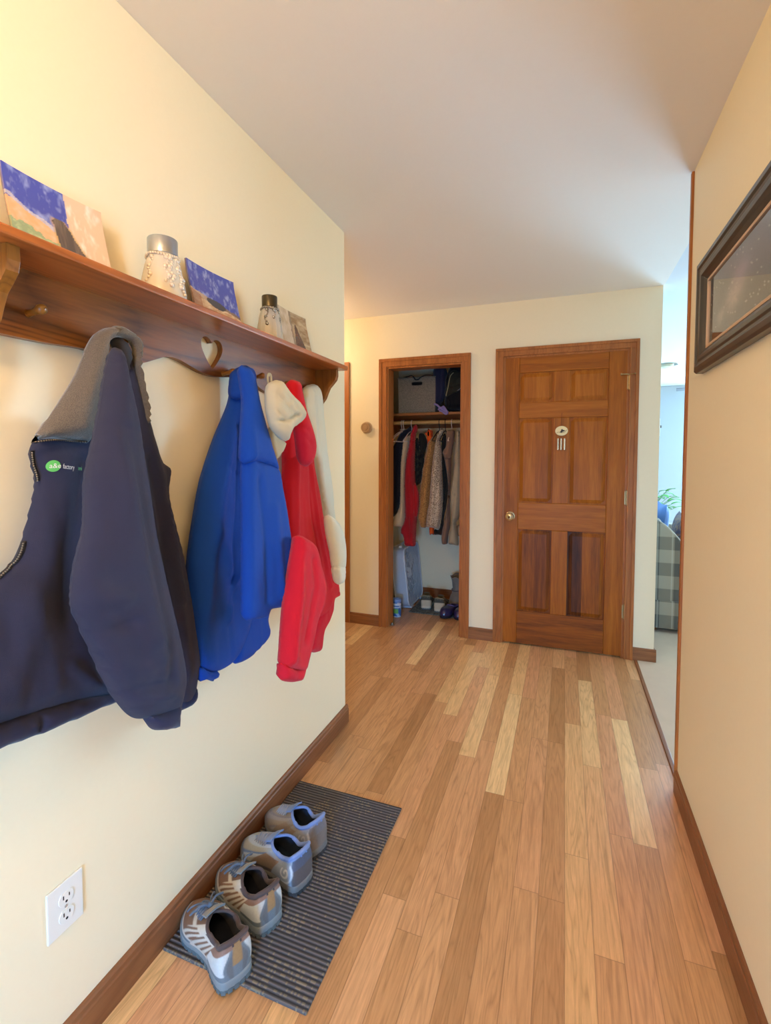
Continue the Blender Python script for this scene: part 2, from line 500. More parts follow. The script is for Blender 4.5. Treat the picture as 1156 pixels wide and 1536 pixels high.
# ---- the six panel door
def door_wood():
    t = NT('door_wood'); tc = t.n('ShaderNodeTexCoord')
    v = t.coords((1, 1, .06)); v2 = t.coords((.06, 1, 1))
    a = t.n('ShaderNodeVertexColor'); a.layer_name = 'pattern'      # rgb: tone of this board; red 0..1, green = grain direction
    sp = t.n('ShaderNodeSeparateColor'); t.l(a.outputs['Color'], sp.inputs[0])
    n1 = t.n('ShaderNodeMix', data_type='FLOAT'); t.l(sp.outputs[1], n1.inputs[0])
    t.l(t.noise(v, 26, 4, .6, .8), n1.inputs[2]); t.l(t.noise(v2, 26, 4, .6, .8), n1.inputs[3])
    n2 = t.n('ShaderNodeMix', data_type='FLOAT'); t.l(sp.outputs[1], n2.inputs[0])
    t.l(t.noise(v, 150, 3, .6), n2.inputs[2]); t.l(t.noise(v2, 150, 3, .6), n2.inputs[3])
    f = t.math('ADD', t.math('MULTIPLY', t.math('SUBTRACT', n1.outputs[0], .5), .55), t.math('MULTIPLY', t.math('SUBTRACT', n2.outputs[0], .5), .3))
    f = t.math('ADD', f, sp.outputs[0])
    c = t.ramp(f, [(0, srgb(50, 22, 6)), (.3, srgb(112, 56, 10)), (.55, srgb(162, 90, 14)), (.8, srgb(190, 116, 30)), (1, srgb(208, 142, 56))])
    t.set(Base_Color=c, Roughness=.5, Coat_Weight=.04, Coat_Roughness=.3); t.b.inputs['Specular IOR Level'].default_value = .25
    t.bump(n2.outputs[0], .06, .001)
    return t.m


def build_door():
    D = bpy.data.objects.new('door_1', None); COL.objects.link(D); D.location = (1.009, YB, 0)
    struct(D, 'closed orange brown six panel wooden door')
    yf = YB - .002; yb = YB + .036
    X = [.608, .716, .945, 1.050, 1.288, 1.408]
    Z = [.010, .246, .836, 1.026, 1.620, 1.730, 1.938, 2.050]
    m = MB(); cols = []

    def put(x0, z0, x1, z1, tone, g, y0=yf, y1=yb):
        m.box(x0, y0, z0, x1, y1, z1); cols.extend([(tone, g, 0)] * 8)
    put(X[0], Z[0], X[1], Z[7], .50, 0); put(X[4], Z[0], X[5], Z[7], .53, 0)
    rt = [(Z[0], Z[1], .40), (Z[2], Z[3], .56), (Z[4], Z[5], .58), (Z[6], Z[7], .50)]
    for za, zb, tn in rt: put(X[1], za, X[4], zb, tn, 1)
    for za, zb in ((Z[1], Z[2]), (Z[3], Z[4]), (Z[5], Z[6])): put(X[2], za, X[3], zb, .54, 0)
    o = m.build('door_frame', door_m, D, bevel=.0035, cols=cols)
    tones = {(0, 0): (.40, .32, .5), (1, 0): (.12, .44, .40), (0, 1): (.55, .5, .5), (1, 1): (.55, .56, .5), (0, 2): (.56, .6, .5), (1, 2): (.58, .58, .5)}
    for ci, (xa, xb) in enumerate(((X[1], X[2]), (X[3], X[4]))):
        for ri, (za, zb) in enumerate(((Z[1], Z[2]), (Z[3], Z[4]), (Z[5], Z[6]))):
            t1, t2, sp = tones[(ci, ri)]
            m = MB(); cols = []
            e = .032; yo = YB + .0105; yi = YB + .0015
            xm = xa + (xb - xa) * sp
            # raised field split in the glued boards it is made of
            for x0, x1, tn in ((xa, xm, t1), (xm, xb, t2)):
                rows = []
                xs = sorted({x0, max(x0, min(x1, xa + .008)), max(x0, min(x1, xa + e)), max(x0, min(x1, xb - e)), max(x0, min(x1, xb - .008)), x1})
                zs = [za, za + .008, za + e, zb - e, zb - .008, zb]

                def dep(x, z):
                    d = min(x - xa, xb - x, z - za, zb - z)
                    return yo if d <= .0081 else (yi if d >= e - 1e-4 else yo + (yi - yo) * (d - .008) / (e - .008))
                for z in zs: rows.append([(x, dep(x, z), z) for x in xs])
                m.grid(rows); cols.extend([(tn, 0, 0)] * (len(xs) * len(zs)))
            m.box(xa - .004, YB + .016, za - .004, xb + .004, YB + .03, zb + .004); cols.extend([(t1, 0, 0)] * 8)
            m.build('door_panel', door_m, D, cols=cols, fix=False)
    brass = plain('aged_brass', srgb(176, 150, 104), .32, 1)
    k = MB().lathe([(.001, 0), (.032, 0), (.033, .004), (.028, .008), (.013, .012), (.012, .026), (.020, .032), (.0285, .042), (.030, .052), (.027, .062), (.018, .067), (.001, .068)], (0, 0, 0), 'y', 28, False)
    k.v = [(p[0] + .664, YB - .003 - p[1], p[2] + .926) for p in k.v]
    kn = k.build('knob', plain('satin_nickel_brass', srgb(205, 185, 150), .25, 1), D, smooth=True, angle=40)
    b = MB().lathe([(.001, 0), (.008, 0), (.008, .003), (.001, .0032)], (0, 0, 0), 'y', 16, False)
    b.v = [(p[0] + .664, YB - .0705 - p[1], p[2] + .926) for p in b.v]
    b.build('knob_button', plain('dark_brass', srgb(90, 70, 44), .4, 1), kn, smooth=True)
    for z in (1.838, 1.080, .318):
        h = MB()
        for q in range(5): h.lathe([(.0065, -.046 + q * .0185), (.0065, -.046 + q * .0185 + .0175)], (1.411, YB - .008, z), 'z', 12)
        h.lathe([(.004, -.052), (.0075, -.048), (.004, -.046)], (1.411, YB - .008, z), 'z', 12).lathe([(.004, .046), (.0075, .049), (.004, .055)], (1.411, YB - .008, z), 'z', 12)
        h.box(1.398, YB - .0045, z - .044, 1.409, YB - .002, z + .044)
        hg = h.build('hinge', brass, D, smooth=True, angle=40)
        if z > 1.8:
            s = MB(); s.tube([(1.411, YB - .012, z + .05), (1.395, YB - .03, z + .05), (1.362, YB - .034, z + .05)], .0035, 8)
            s.lathe([(.008, 0), (.008, .008)], (1.356, YB - .034, z + .05), 'x', 12)
            s.tube([(1.411, YB - .012, z + .05), (1.44, YB - .026, z + .052)], .003, 8).lathe([(.006, 0), (.006, .006)], (1.44, YB - .026, z + .052), 'x', 12)
            s.build('door_stop', brass, D, smooth=True, angle=40)
    return D


door_m = door_wood()
DOOR = build_door()

# ================================================================== light
def area(name, loc, rot, sx, sy, power, col, spread=PI):
    L = bpy.data.lights.new(name, 'AREA'); L.shape = 'RECTANGLE'; L.size = sx; L.size_y = sy; L.energy = power; L.color = col; L.spread = spread
    o = bpy.data.objects.new(name, L); COL.objects.link(o); o.location = loc; o.rotation_euler = rot; return o


def point(name, loc, power, col, r=.1):
    L = bpy.data.lights.new(name, 'POINT'); L.energy = power; L.color = col; L.shadow_soft_size = r
    o = bpy.data.objects.new(name, L); COL.objects.link(o); o.location = loc; return o


area('living_window_daylight', (5.86, 4.9, 1.25), (0, PI / 2, 0), 1.8, 6.8, 110, (.70, .88, 1.0))
area('added_far_light', (4.65, 8.49, 1.25), (-PI / 2, 0, 0), 2.0, 1.8, 640, (.36, .68, 1.0))  # added lamp in the unseen far opening, cools the lower left wall
area('entry_window_daylight', (.95, -1.56, .62), (math.radians(76), 0, math.radians(15)), .6, .9, 27, (.14, .50, 1.0), 1.9)
point('hall_ceiling_lamp', (.66, -.30, 2.26), 29, (1.0, .655, .36), .12)
point('corridor_lamp', (-.95, 3.05, 2.14), 11, (1.0, .69, .42), .07)
W = bpy.data.worlds.new('world'); SC.world = W; W.use_nodes = True
nt = W.node_tree; bg = nt.nodes['Background']
sk = nt.nodes.new('ShaderNodeTexSky'); sk.sky_type = 'NISHITA'; sk.sun_disc = False; sk.sun_elevation = math.radians(40)
nt.links.new(sk.outputs[0], bg.inputs[0]); bg.inputs[1].default_value = .25

vs_ = SC.view_settings; vs_.view_transform = 'Standard'; vs_.look = 'None'; vs_.gamma = 1; vs_.use_curve_mapping = False
vs_.exposure = 0.36
SC.cycles.use_denoising = True; SC.cycles.max_bounces = 10; SC.cycles.diffuse_bounces = 6
# ================================================================== wall shelf with hooks
pine = wood('stained_pine', srgb(74, 40, 14), srgb(162, 98, 40), 'y', .32, 1.0, knots=True, coat=.3, contrast=1.5)
pinef = wood('stained_pine_edge', srgb(136, 72, 28), srgb(196, 116, 54), 'y', .3, 1.2, coat=.4)
pinez = wood('stained_pine_bracket', srgb(104, 64, 22), srgb(164, 108, 44), 'z', .32, 1.4, coat=.35)
SH = thing('wall_shelf', 'long stained pine wall shelf with heart cut-out and coat pegs on the left wall', 'shelf', (0, 1.19, 1.58))
MB().box(.0, .47, 1.717, .150, 1.892, 1.735).build('top_board', pinef, SH, bevel=.004)
prof = [(.545, 1.583), (.62, 1.5815), (.70, 1.583), (.78, 1.588), (.86, 1.580), (.90, 1.578), (.94, 1.586), (.98, 1.602), (1.02, 1.617), (1.06, 1.617), (1.10, 1.608), (1.145, 1.597), (1.195, 1.593), (1.245, 1.597), (1.30, 1.606), (1.35, 1.612), (1.40, 1.604), (1.44, 1.589), (1.48, 1.578), (1.54, 1.577), (1.62, 1.585), (1.72, 1.582), (1.80, 1.583), (1.862, 1.583)]
low = [(p.x, p.y) for p in spline([Vector((*q, 0)) for q in prof], 4)]
poly = low + [(1.862, 1.717), (.545, 1.717)]
hc = (1.195, 1.660)
half = [(0, .031), (.010, .041), (.024, .045), (.038, .041), (.046, .030), (.0465, .016), (.040, .0), (.026, -.020), (.012, -.036), (0, -.046)]
hp = [(p.x, p.y) for p in spline([Vector((*q, 0)) for q in half], 3)]
heart = [(hc[0] + u, hc[1] + v) for u, v in hp] + [(hc[0] - u, hc[1] + v) for u, v in hp[-2:0:-1]]
MB().prism(poly, lambda u, v: (.001, u, v), lambda u, v: (.020, u, v), [heart]).build('back_board', pine, SH, bevel=.002)
bp = [(.020, 1.717), (.118, 1.717), (.119, 1.690), (.114, 1.672), (.100, 1.656), (.084, 1.640), (.074, 1.620), (.064, 1.596), (.046, 1.574), (.020, 1.566)]
for y in (.565, 1.838):
    MB().prism(bp, lambda u, v, y=y: (u, y - .001, v), lambda u, v, y=y: (u, y + .021, v)).build('bracket', pinez, SH, bevel=.005, seg=3)
PEGS = [(.662, 1.632), (.850, 1.612), (1.243, 1.606), (1.398, 1.618), (1.555, 1.614), (1.735, 1.614)]
for y, z in PEGS:
    m = MB().lathe([(.0085, 0), (.0065, .010), (.006, .022), (.0085, .032), (.0105, .038), (.0095, .045), (.0055, .049), (.001, .050)], (0, 0, 0), 'x', 16, False)
    m.v = [(.017 + p[0], y + p[1], z + p[2] + p[0] * .12) for p in m.v]
    m.build('peg', pinez, SH, smooth=True)

# ---- three glazed art tiles leaning on the wall
tile_m = vcol('glazed_tile', .12, 0, 60, coat=.8, var=.05)
_rng = np.random.default_rng(3)
_N = _rng.random((64, 64))


def nz2(u, v):
    """smooth value noise"""
    i, j = int(math.floor(u)), int(math.floor(v)); a, b = u - i, v - j
    a = a * a * (3 - 2 * a); b = b * b * (3 - 2 * b)
    g = lambda p, q: _N[p % 64, q % 64]
    return (g(i, j) * (1 - a) + g(i + 1, j) * a) * (1 - b) + (g(i, j + 1) * (1 - a) + g(i + 1, j + 1) * a) * b


def fbm(u, v): return .5 * nz2(u, v) + .28 * nz2(2.1 * u + 9, 2.1 * v) + .22 * nz2(4.3 * u, 4.3 * v + 5)


def mixc(a, b, t): t = max(0, min(1, t)); return tuple(x * (1 - t) + y * t for x, y in zip(a, b))


def art_tile(name, label, y0, y1, z0, z1, paint, x0=.062, x1=.022, n=90):
    """slightly slumped glossy tile, its picture swirled in the glaze"""
    cols = []; rows = []; m = MB()
    for side in (1, 0):
        rr = []
        for j in range(n + 1):
            r = []
            for i in range(n + 1):
                u, v = i / n, j / n
                bow = .007 * ((2 * u - 1) ** 2) + .004 * (2 * v - 1) ** 4
                x = x0 + (x1 - x0) * v + bow + (0 if side else -.007)
                rr_ = .03
                uu = min(max(u, 0), 1)
                r.append((x, y0 + (y1 - y0) * uu, z0 + (z1 - z0) * v))
                cols.append(paint(u, v) if side else srgb(120, 110, 100))
            rr.append(r)
        m.grid(rr)
    k = (n + 1) ** 2; idx = [i for i in range(n + 1)] + [(n + 1) * j + n for j in range(1, n + 1)] + [(n + 1) * n + i for i in range(n - 1, -1, -1)] + [(n + 1) * j for j in range(n - 1, 0, -1)]
    m.f += [(a, b, b + k, a + k) for a, b in zip(idx, idx[1:] + idx[:1])]; m.mi += [0] * len(idx)
    o = m.build(name, tile_m, smooth=True, angle=50, cols=cols)
    return tag(o, label, 'art tile', 'glazed art tiles leaning on the shelf')


BL, LB, TN, GR, DK, OC, PK, WH = [srgb(*c) for c in ((66, 78, 178), (150, 165, 225), (222, 176, 128), (150, 168, 128), (88, 76, 68), (190, 152, 66), (222, 196, 168), (240, 232, 220))]


def paint1(u, v):
    n = fbm(u * 5, v * 5); s = (n - .5)
    hill = .58 - .55 * max(0, u - .05) + .12 * s
    c = mixc(BL, LB, (fbm(u * 14, v * 7) - .5) * 3)
    edge = .62 + .10 * s
    if u > .60 + .05 * s: c = mixc(PK, WH, (fbm(u * 20, v * 6) - .55) * 3)
    peak = .50 + .45 * s * .6
    # dark trunk of rock with an ochre rim
    d = abs(u - (.50 + .17 * (1 - v / .62))) - (.035 + .13 * max(0, 1 - v / .62) ** .8) + .10 * s
    if v < .60 + .1 * s:
        if u < .60: c = mixc(TN, PK, (fbm(u * 9, v * 9) - .4) * 2)
        if u < .62 and v < .36 - .18 * u + .2 * s: c = mixc(GR, srgb(186, 200, 150), (fbm(u * 16, v * 16) - .45) * 3)
    if v > .62 - .45 * u + .12 * s and u < .60: c = mixc(BL, LB, (fbm(u * 14, v * 7) - .5) * 3)
    if .62 - .45 * u + .12 * s < v < .68 - .45 * u + .12 * s and u < .5: c = mixc(c, WH, .5)
    if v < .62:
        if d < .06: c = mixc(OC, c, d * 22)
        if d < .012: c = mixc(DK, srgb(120, 104, 90), (fbm(u * 30, v * 3) - .45) * 3)
    return c


def paint2(u, v):
    s = fbm(u * 4, v * 4) - .5
    if v > .50 - .18 * u + .14 * s: c = mixc(BL, LB, (fbm(u * 16, v * 8) - .5) * 3.2)
    elif v > .43 - .16 * u + .10 * s: c = mixc(srgb(200, 176, 150), srgb(110, 84, 70), u)
    else: c = mixc(srgb(178, 138, 96), srgb(226, 200, 160), (fbm(u * 9, v * 22) - .35) * 2.2)
    d = ((u - .52) / .19) ** 2 + ((v - .44 + .1 * u) / .075) ** 2
    if d < 1 + s * 1.5: c = srgb(62, 56, 62)
    if u < .2 and .2 < v < .5 - .3 * u: c = mixc(srgb(150, 92, 60), c, .3)
    return c


def paint3(u, v):
    s = fbm(u * 5, v * 5) - .5
    if u < .50 + .06 * s:
        c = mixc(srgb(196, 176, 146), srgb(232, 220, 200), (fbm(u * 7, v * 4) - .3) * 2)
        if .45 + .1 * s < u: c = srgb(150, 132, 110)
    else:
        c = mixc(srgb(150, 122, 84), srgb(206, 186, 150), (fbm(u * 5, v * 12) - .3) * 2)
    d = abs(u - .62) - (.03 + .34 * (.72 - v) * (1 if u > .62 else .5)) + .08 * s
    if v < .74 and d < 0: c = mixc(srgb(74, 46, 32), srgb(112, 76, 54), (fbm(u * 8, v * 8) - .3) * 2)
    if v < .12 and u < .6: c = srgb(130, 130, 96)
    return c


art_tile('art_tile', 'glazed tile with blue sky over tan hills at the left shelf end', .612, .818, 1.7355, 1.899, paint1)
art_tile('art_tile', 'blue and sandy glazed tile with one dark mound, between the two jars', 1.080, 1.282, 1.7355, 1.899, paint2)
art_tile('art_tile', 'brown and cream glazed tile with dark tree shape, behind the dark-lidded jar', 1.520, 1.734, 1.7355, 1.905, paint3)

# ---- two beaded jars
def jar(name, label, y, r0, r1, zt, lh, glassm, lidm, beadm, rows, flutes=0):
    x = .078; z0 = 1.7355
    J = thing(name, label, 'jar', (x, y, z0), 'beaded jars on the shelf')
    h = zt - z0
    out = [(r0 * .55, 0), (r0 * .96, .002), (r0, .008), (r0 * .99, .02), (r0 * .90, h * .45), (r0 * .75, h * .78), (r1 * 1.04, h * .97), (r1, h)]
    out = [(p.x, p.y) for p in spline([Vector((a, b, 0)) for a, b in out], 3)]
    inn = [(max(a - .004, .002), max(b, .006)) for a, b in reversed(out)]
    m = MB().lathe(out + inn, (x, y, z0), 'z', 48, False)
    if flutes:
        c = Vector((x, y, 0)); vv = []
        for p in m.v:
            d = Vector((p[0] - x, p[1] - y, 0)); a = math.atan2(d.y, d.x)
            k = 1 + .035 * math.cos(flutes * a); vv.append((x + d.x * k, y + d.y * k, p[2]))
        m.v = vv
    m.build('glass_body', glassm, J, smooth=True)
    MB().lathe([(r1 * .9, -.006), (r1 * 1.0, -.004), (r1 * 1.0, 0), (r1 * 1.08, .001), (r1 * 1.08, lh - .002), (r1 * 1.04, lh), (.001, lh)], (x, y, zt), 'z', 40, False).build('lid', lidm, J, smooth=True, angle=35)
    b = MB()
    for k in range(36):
        a = 2 * PI * k / 36; b.ball((x + (r1 * 1.06 + .003) * math.cos(a), y + (r1 * 1.06 + .003) * math.sin(a), zt - .006 + .002 * math.sin(3 * a)), .0036, 8)
    for a0, nb in rows:
        for k in range(nb):
            f = k / 12; rr = r1 + (r0 - r1) * min(1, f * 1.05) + .004
            a = a0 + .10 * math.sin(k * 1.3)
            b.ball((x + rr * math.cos(a), y + rr * math.sin(a), zt - .014 - f * (h - .02)), .0042 + .0022 * ((k * 7) % 3 == 0), 8)
    b.build('bead_string', beadm, J, smooth=True)
    return J


frost = glass('frosted_jar_glass', (.94, .90, .80), .25, .42)
clear = glass('clear_jar_glass', (.96, .92, .82), .06, .66)
pearl = plain('pearl_beads', srgb(226, 214, 196), .18, .25, coat=.5)
silverb = plain('silver_beads', srgb(150, 146, 136), .2, .8, coat=.3)
jar('beaded_jar', 'larger frosted jar with brushed silver lid and pearl strings on the shelf', .951, .054, .0325, 1.846, .040, frost, plain('brushed_steel', srgb(186, 192, 204), .28, 1), pearl, [(-.6, 9), (-.35, 10), (.15, 12), (.30, 9), (2.2, 8), (-1.5, 9)])
jar('beaded_jar', 'smaller fluted clear jar with dark lid near the shelf right end', 1.414, .044, .0240, 1.852, .038, clear, plain('gunmetal_lid', srgb(92, 84, 66), .3, 1), silverb, [(-.5, 4), (.35, 5), (-1.3, 7), (2.0, 6)], 14)

# ================================================================== outlet
OUT = thing('wall_outlet', 'white double socket outlet low on the left wall', 'outlet', (0, .7125, .297))
ivory = plain('white_plastic', srgb(232, 232, 226), .35)
ob = MB().box(0, .6715, .2985, .0055, .7535, .4115).build('cover_plate', ivory, OUT, bevel=.0035, seg=3)
dark = plain('slot_black', (.012, .011, .010), .7)
for zc in (.3545 - .0195, .3545 + .0195):
    pts = [(math.cos(a) * .0172, max(-.0135, min(.0135, math.sin(a) * .0172))) for a in [2 * PI * k / 40 for k in range(40)]]
    fc = MB().prism([(.7125 + u, zc + v) for u, v in pts], lambda u, v: (.005, u, v), lambda u, v: (.0078, u, v)).build('socket', ivory, OUT, bevel=.0008)
    s = MB(); s.box(.0070, .7125 - .0078, zc + .0, .0082, .7125 - .0055, zc + .0085).box(.0070, .7125 + .0055, zc + .0005, .0082, .7125 + .0078, zc + .0075)
    s.lathe([(.0028, 0), (.0028, .0012)], (.0070, .7125, zc - .0072), 'x', 12)
    s.build('slots', dark, fc)
s = MB().lathe([(.0032, 0), (.0032, .0012), (.001, .0016)], (.0052, .7125, .3545), 'x', 14); s.build('screw', plain('screw_metal', srgb(200, 198, 190), .35, .6), OUT, smooth=True, angle=40)

# ================================================================== framed picture on the right wall
PIC = thing('framed_picture', 'dark framed night fireworks picture behind glass on the right wall', 'picture', (XR, 1.40, 1.62))
fy0, fy1, fz0, fz1 = .585, 1.960, 1.638, 2.010
frame_m = plain('charcoal_frame', srgb(62, 56, 48), .38, .1, bump=.05, bscale=120, coat=.3)
prof = [(0, .0), (0, .022), (.006, .030), (.020, .031), (.026, .026), (.034, .024), (.040, .028), (.052, .027), (.060, .020), (.066, .016), (.072, .012), (.072, 0)]
m = MB(); N = len(prof); vs = []
for cy, cz, sy, sz in ((fy0, fz0, 1, 1), (fy1, fz0, -1, 1), (fy1, fz1, -1, -1), (fy0, fz1, 1, -1)):
    for w, d in prof: vs.append((XR - .001 - d, cy + sy * w, cz + sz * w))
m.add(vs, [(i * N + k, i * N + (k + 1) % N, ((i + 1) % 4) * N + (k + 1) % N, ((i + 1) % 4) * N + k) for i in range(4) for k in range(N)])
m.build('frame', frame_m, PIC, bevel=.001)
liner = plain('liner_fillet', srgb(206, 176, 146), .45, .2)
m = MB(); a, b = .0725, .0815
m.box(XR - .014, fy0 + a, fz0 + a, XR - .003, fy1 - a, fz0 + b).box(XR - .014, fy0 + a, fz1 - b, XR - .003, fy1 - a, fz1 - a)
m.box(XR - .014, fy0 + a, fz0 + b, XR - .003, fy0 + b, fz1 - b).box(XR - .014, fy1 - b, fz0 + b, XR - .003, fy1 - a, fz1 - b)
m.build('liner', liner, PIC, bevel=.001)


def night(u, v):
    """dark dusk print with pale bursts"""
    c = mixc(srgb(70, 50, 40), srgb(84, 76, 92), v)
    for bu, bv, r, k, col in ((.80, .42, .17, .8, (240, 210, 190)), (.76, .62, .17, .7, (196, 160, 190)), (.90, .30, .09, .6, (220, 200, 180)), (.35, .5, .14, .4, (210, 190, 180)), (.55, .62, .1, .3, (170, 150, 190))):
        d = math.hypot((u - bu) * 3.0, v - bv) / r
        st = .5 + .9 * fbm(math.atan2(v - bv, (u - bu) * 3) * 5 + 20, d * 1.5)
        c = mixc(c, srgb(*col), k * math.exp(-d * d) * st)
    n = nz2(u * 150, v * 55)
    if n > .955: c = mixc(c, srgb(236, 224, 210), .7)
    return c


nu, nv = 150, 50; rows = []; cols = []
for j in range(nv + 1):
    rows.append([(XR - .0042, fy0 + b - .002 + (fy1 - fy0 - 2 * b + .004) * i / nu, fz0 + b - .002 + (fz1 - fz0 - 2 * b + .004) * j / nv) for i in range(nu + 1)])
    cols += [night(i / nu, j / nv) for i in range(nu + 1)]
MB().grid(rows).build('print', vcol('night_print', .6, var=.03), PIC, cols=cols, fix=False)
MB().box(XR - .0095, fy0 + .073, fz0 + .073, XR - .0075, fy1 - .073, fz1 - .073).build('glass_pane', glass('picture_glass', (1, 1, 1), .0, 1.0, 1.52), PIC)

# ================================================================== thermostat and door chime
TH = thing('thermostat', 'small round bronze thermostat on the wall left of the closet', 'thermostat', (-.447, YB, 1.578))
m = MB().lathe([(.001, 0), (.046, 0), (.047, .006), (.044, .010), (.040, .011)], (0, 0, 0), 'y', 36, False); m.v = [(p[0] - .447, YB + .002 - p[1], p[2] + 1.578) for p in m.v]
m.build('wall_plate', plain('thermostat_base', srgb(196, 170, 136), .4, .3), TH, smooth=True, angle=40)
m = MB().lathe([(.040, .008), (.040, .030), (.036, .036), (.028, .036), (.026, .032), (.022, .032), (.020, .037), (.001, .039)], (0, 0, 0), 'y', 36, False); m.v = [(p[0] - .447, YB - p[1], p[2] + 1.578) for p in m.v]
m.build('dial_ring', plain('thermostat_dial', srgb(176, 148, 116), .35, .4), TH, smooth=True, angle=40)

CH = thing('door_chime', 'small oval door chime with three silver tubes hanging on the panelled door', 'door chime', (1.0, YB - .012, 1.39))
pts = [(1.0 + .041 * math.cos(2 * PI * k / 40), 1.528 + .033 * math.sin(2 * PI * k / 40)) for k in range(40)]
pl = MB().prism(pts, lambda u, v: (u, YB - .006, v), lambda u, v: (u, YB - .014, v)).build('plaque', plain('cream_plaque', srgb(224, 204, 150), .4, .15), CH, bevel=.003, seg=3)
# a dark bird-like motif and its branch, raised on the plaque
bird = [(-.012, -.006), (-.004, .0), (-.002, .010), (.004, .014), (.008, .008), (.016, .006), (.024, .004), (.016, -.002), (.008, -.004), (.002, -.012), (-.006, -.010)]
MB().prism([(1.0 + u, 1.527 + v) for u, v in bird], lambda u, v: (u, YB - .0135, v), lambda u, v: (u, YB - .016, v)).build('motif', plain('motif_dark', srgb(58, 44, 30), .6), pl)
MB().tube([(.968, YB - .015, 1.514), (.98, YB - .0155, 1.520), (1.0, YB - .0155, 1.515), (1.02, YB - .0155, 1.519), (1.034, YB - .015, 1.535)], .0012, 6).build('branch', plain('motif_brown', srgb(120, 84, 48), .6), pl)
for x in (.977, .997, 1.019):
    MB().lathe([(.0058, 1.398), (.0058, 1.476)], (x, YB - .010, 0), 'z', 14).build('chime_tube', plain('chime_metal', srgb(214, 208, 186), .22, .9), CH, smooth=True, angle=40)
MB().tube([(1.0, YB - .006, 1.558), (.9985, YB - .005, 1.60), (.999, YB - .004, 1.640), (1.002, YB - .004, 1.652)], .0012, 6).build('hanging_cord', plain('cord_brown', srgb(100, 54, 24), .8), CH)

# ================================================================== mat by the left wall
def rib_mat():
    t = NT('ribbed_mat'); tc = t.n('ShaderNodeTexCoord'); sp = t.n('ShaderNodeSeparateXYZ'); t.l(tc.outputs['Object'], sp.inputs[0])
    x, y = sp.outputs[0], sp.outputs[1]
    rib = t.math('SINE', t.math('MULTIPLY', y, 2 * PI / .0130))
    rb = t.math('MULTIPLY_ADD', rib, .5, .5)
    # speckled flecks woven in blocks along the ribs
    cb = t.n('ShaderNodeCombineXYZ'); t.l(t.math('FLOOR', t.math('DIVIDE', x, .105)), cb.inputs[0]); t.l(t.math('FLOOR', t.math('DIVIDE', y, .07)), cb.inputs[1])
    wn = t.n('ShaderNodeTexWhiteNoise', noise_dimensions='2D'); t.l(cb.outputs[0], wn.inputs['Vector'])
    blk = t.math('GREATER_THAN', wn.outputs['Value'], .52)
    cf = t.n('ShaderNodeCombineXYZ'); t.l(t.math('FLOOR', t.math('DIVIDE', x, .0048)), cf.inputs[0]); t.l(t.math('FLOOR', t.math('DIVIDE', y, .0130)), cf.inputs[1])
    wf = t.n('ShaderNodeTexWhiteNoise', noise_dimensions='2D'); t.l(cf.outputs[0], wf.inputs['Vector'])
    fl = t.math('GREATER_THAN', wf.outputs['Value'], t.math('MULTIPLY_ADD', blk, -.30, .96))
    fl = t.math('MULTIPLY', fl, t.math('GREATER_THAN', rb, .45))
    base = t.mix(rb, srgb(48, 46, 50), srgb(112, 106, 106))
    c = t.mix(fl, base, srgb(136, 124, 104))
    t.set(Base_Color=c, Roughness=.9)
    t.bump(rb, 1.0, .004)
    return t.m


m = MB(); nx, ny = 2, 220
MB_ = MB().box(.018, .966, .0005, .462, 1.694, .0075).build('door_mat', rib_mat(), bevel=.002)
tag(MB_, 'dark grey ribbed rectangular mat with beige flecks beside the left baseboard', 'mat')
# ================================================================== shoes
def outline(L, Wt, n=64, flip=1):
    """foot outline: t=0 heel centre -> round; returns list of (s along heel-toe, w across)"""
    inner = [(0, 0), (.02, .30), (.08, .40), (.20, .40), (.36, .34), (.52, .38), (.68, .49), (.80, .48), (.90, .36), (.97, .18), (1.0, .0)]
    outer = [(0, 0), (.02, -.30), (.08, -.40), (.20, -.42), (.36, -.43), (.52, -.48), (.66, -.51), (.78, -.48), (.89, -.35), (.97, -.18), (1.0, 0)]
    a = spline([Vector((*q, 0)) for q in inner], 8); b = spline([Vector((*q, 0)) for q in outer], 8)
    pts = a[:-1] + list(reversed(b))[:-1]
    # resample evenly
    P = [(p.x * L, p.y * Wt * flip) for p in pts]
    d = [0]
    for p, q in zip(P, P[1:] + P[:1]): d.append(d[-1] + math.hypot(q[0] - p[0], q[1] - p[1]))
    out = []; T = d[-1]; k = 0
    for i in range(n):
        s = T * i / n
        while d[k + 1] < s: k += 1
        f = (s - d[k]) / max(1e-9, d[k + 1] - d[k]); p, q = P[k], P[(k + 1) % len(P)]
        out.append((p[0] + (q[0] - p[0]) * f, p[1] + (q[1] - p[1]) * f))
    return out


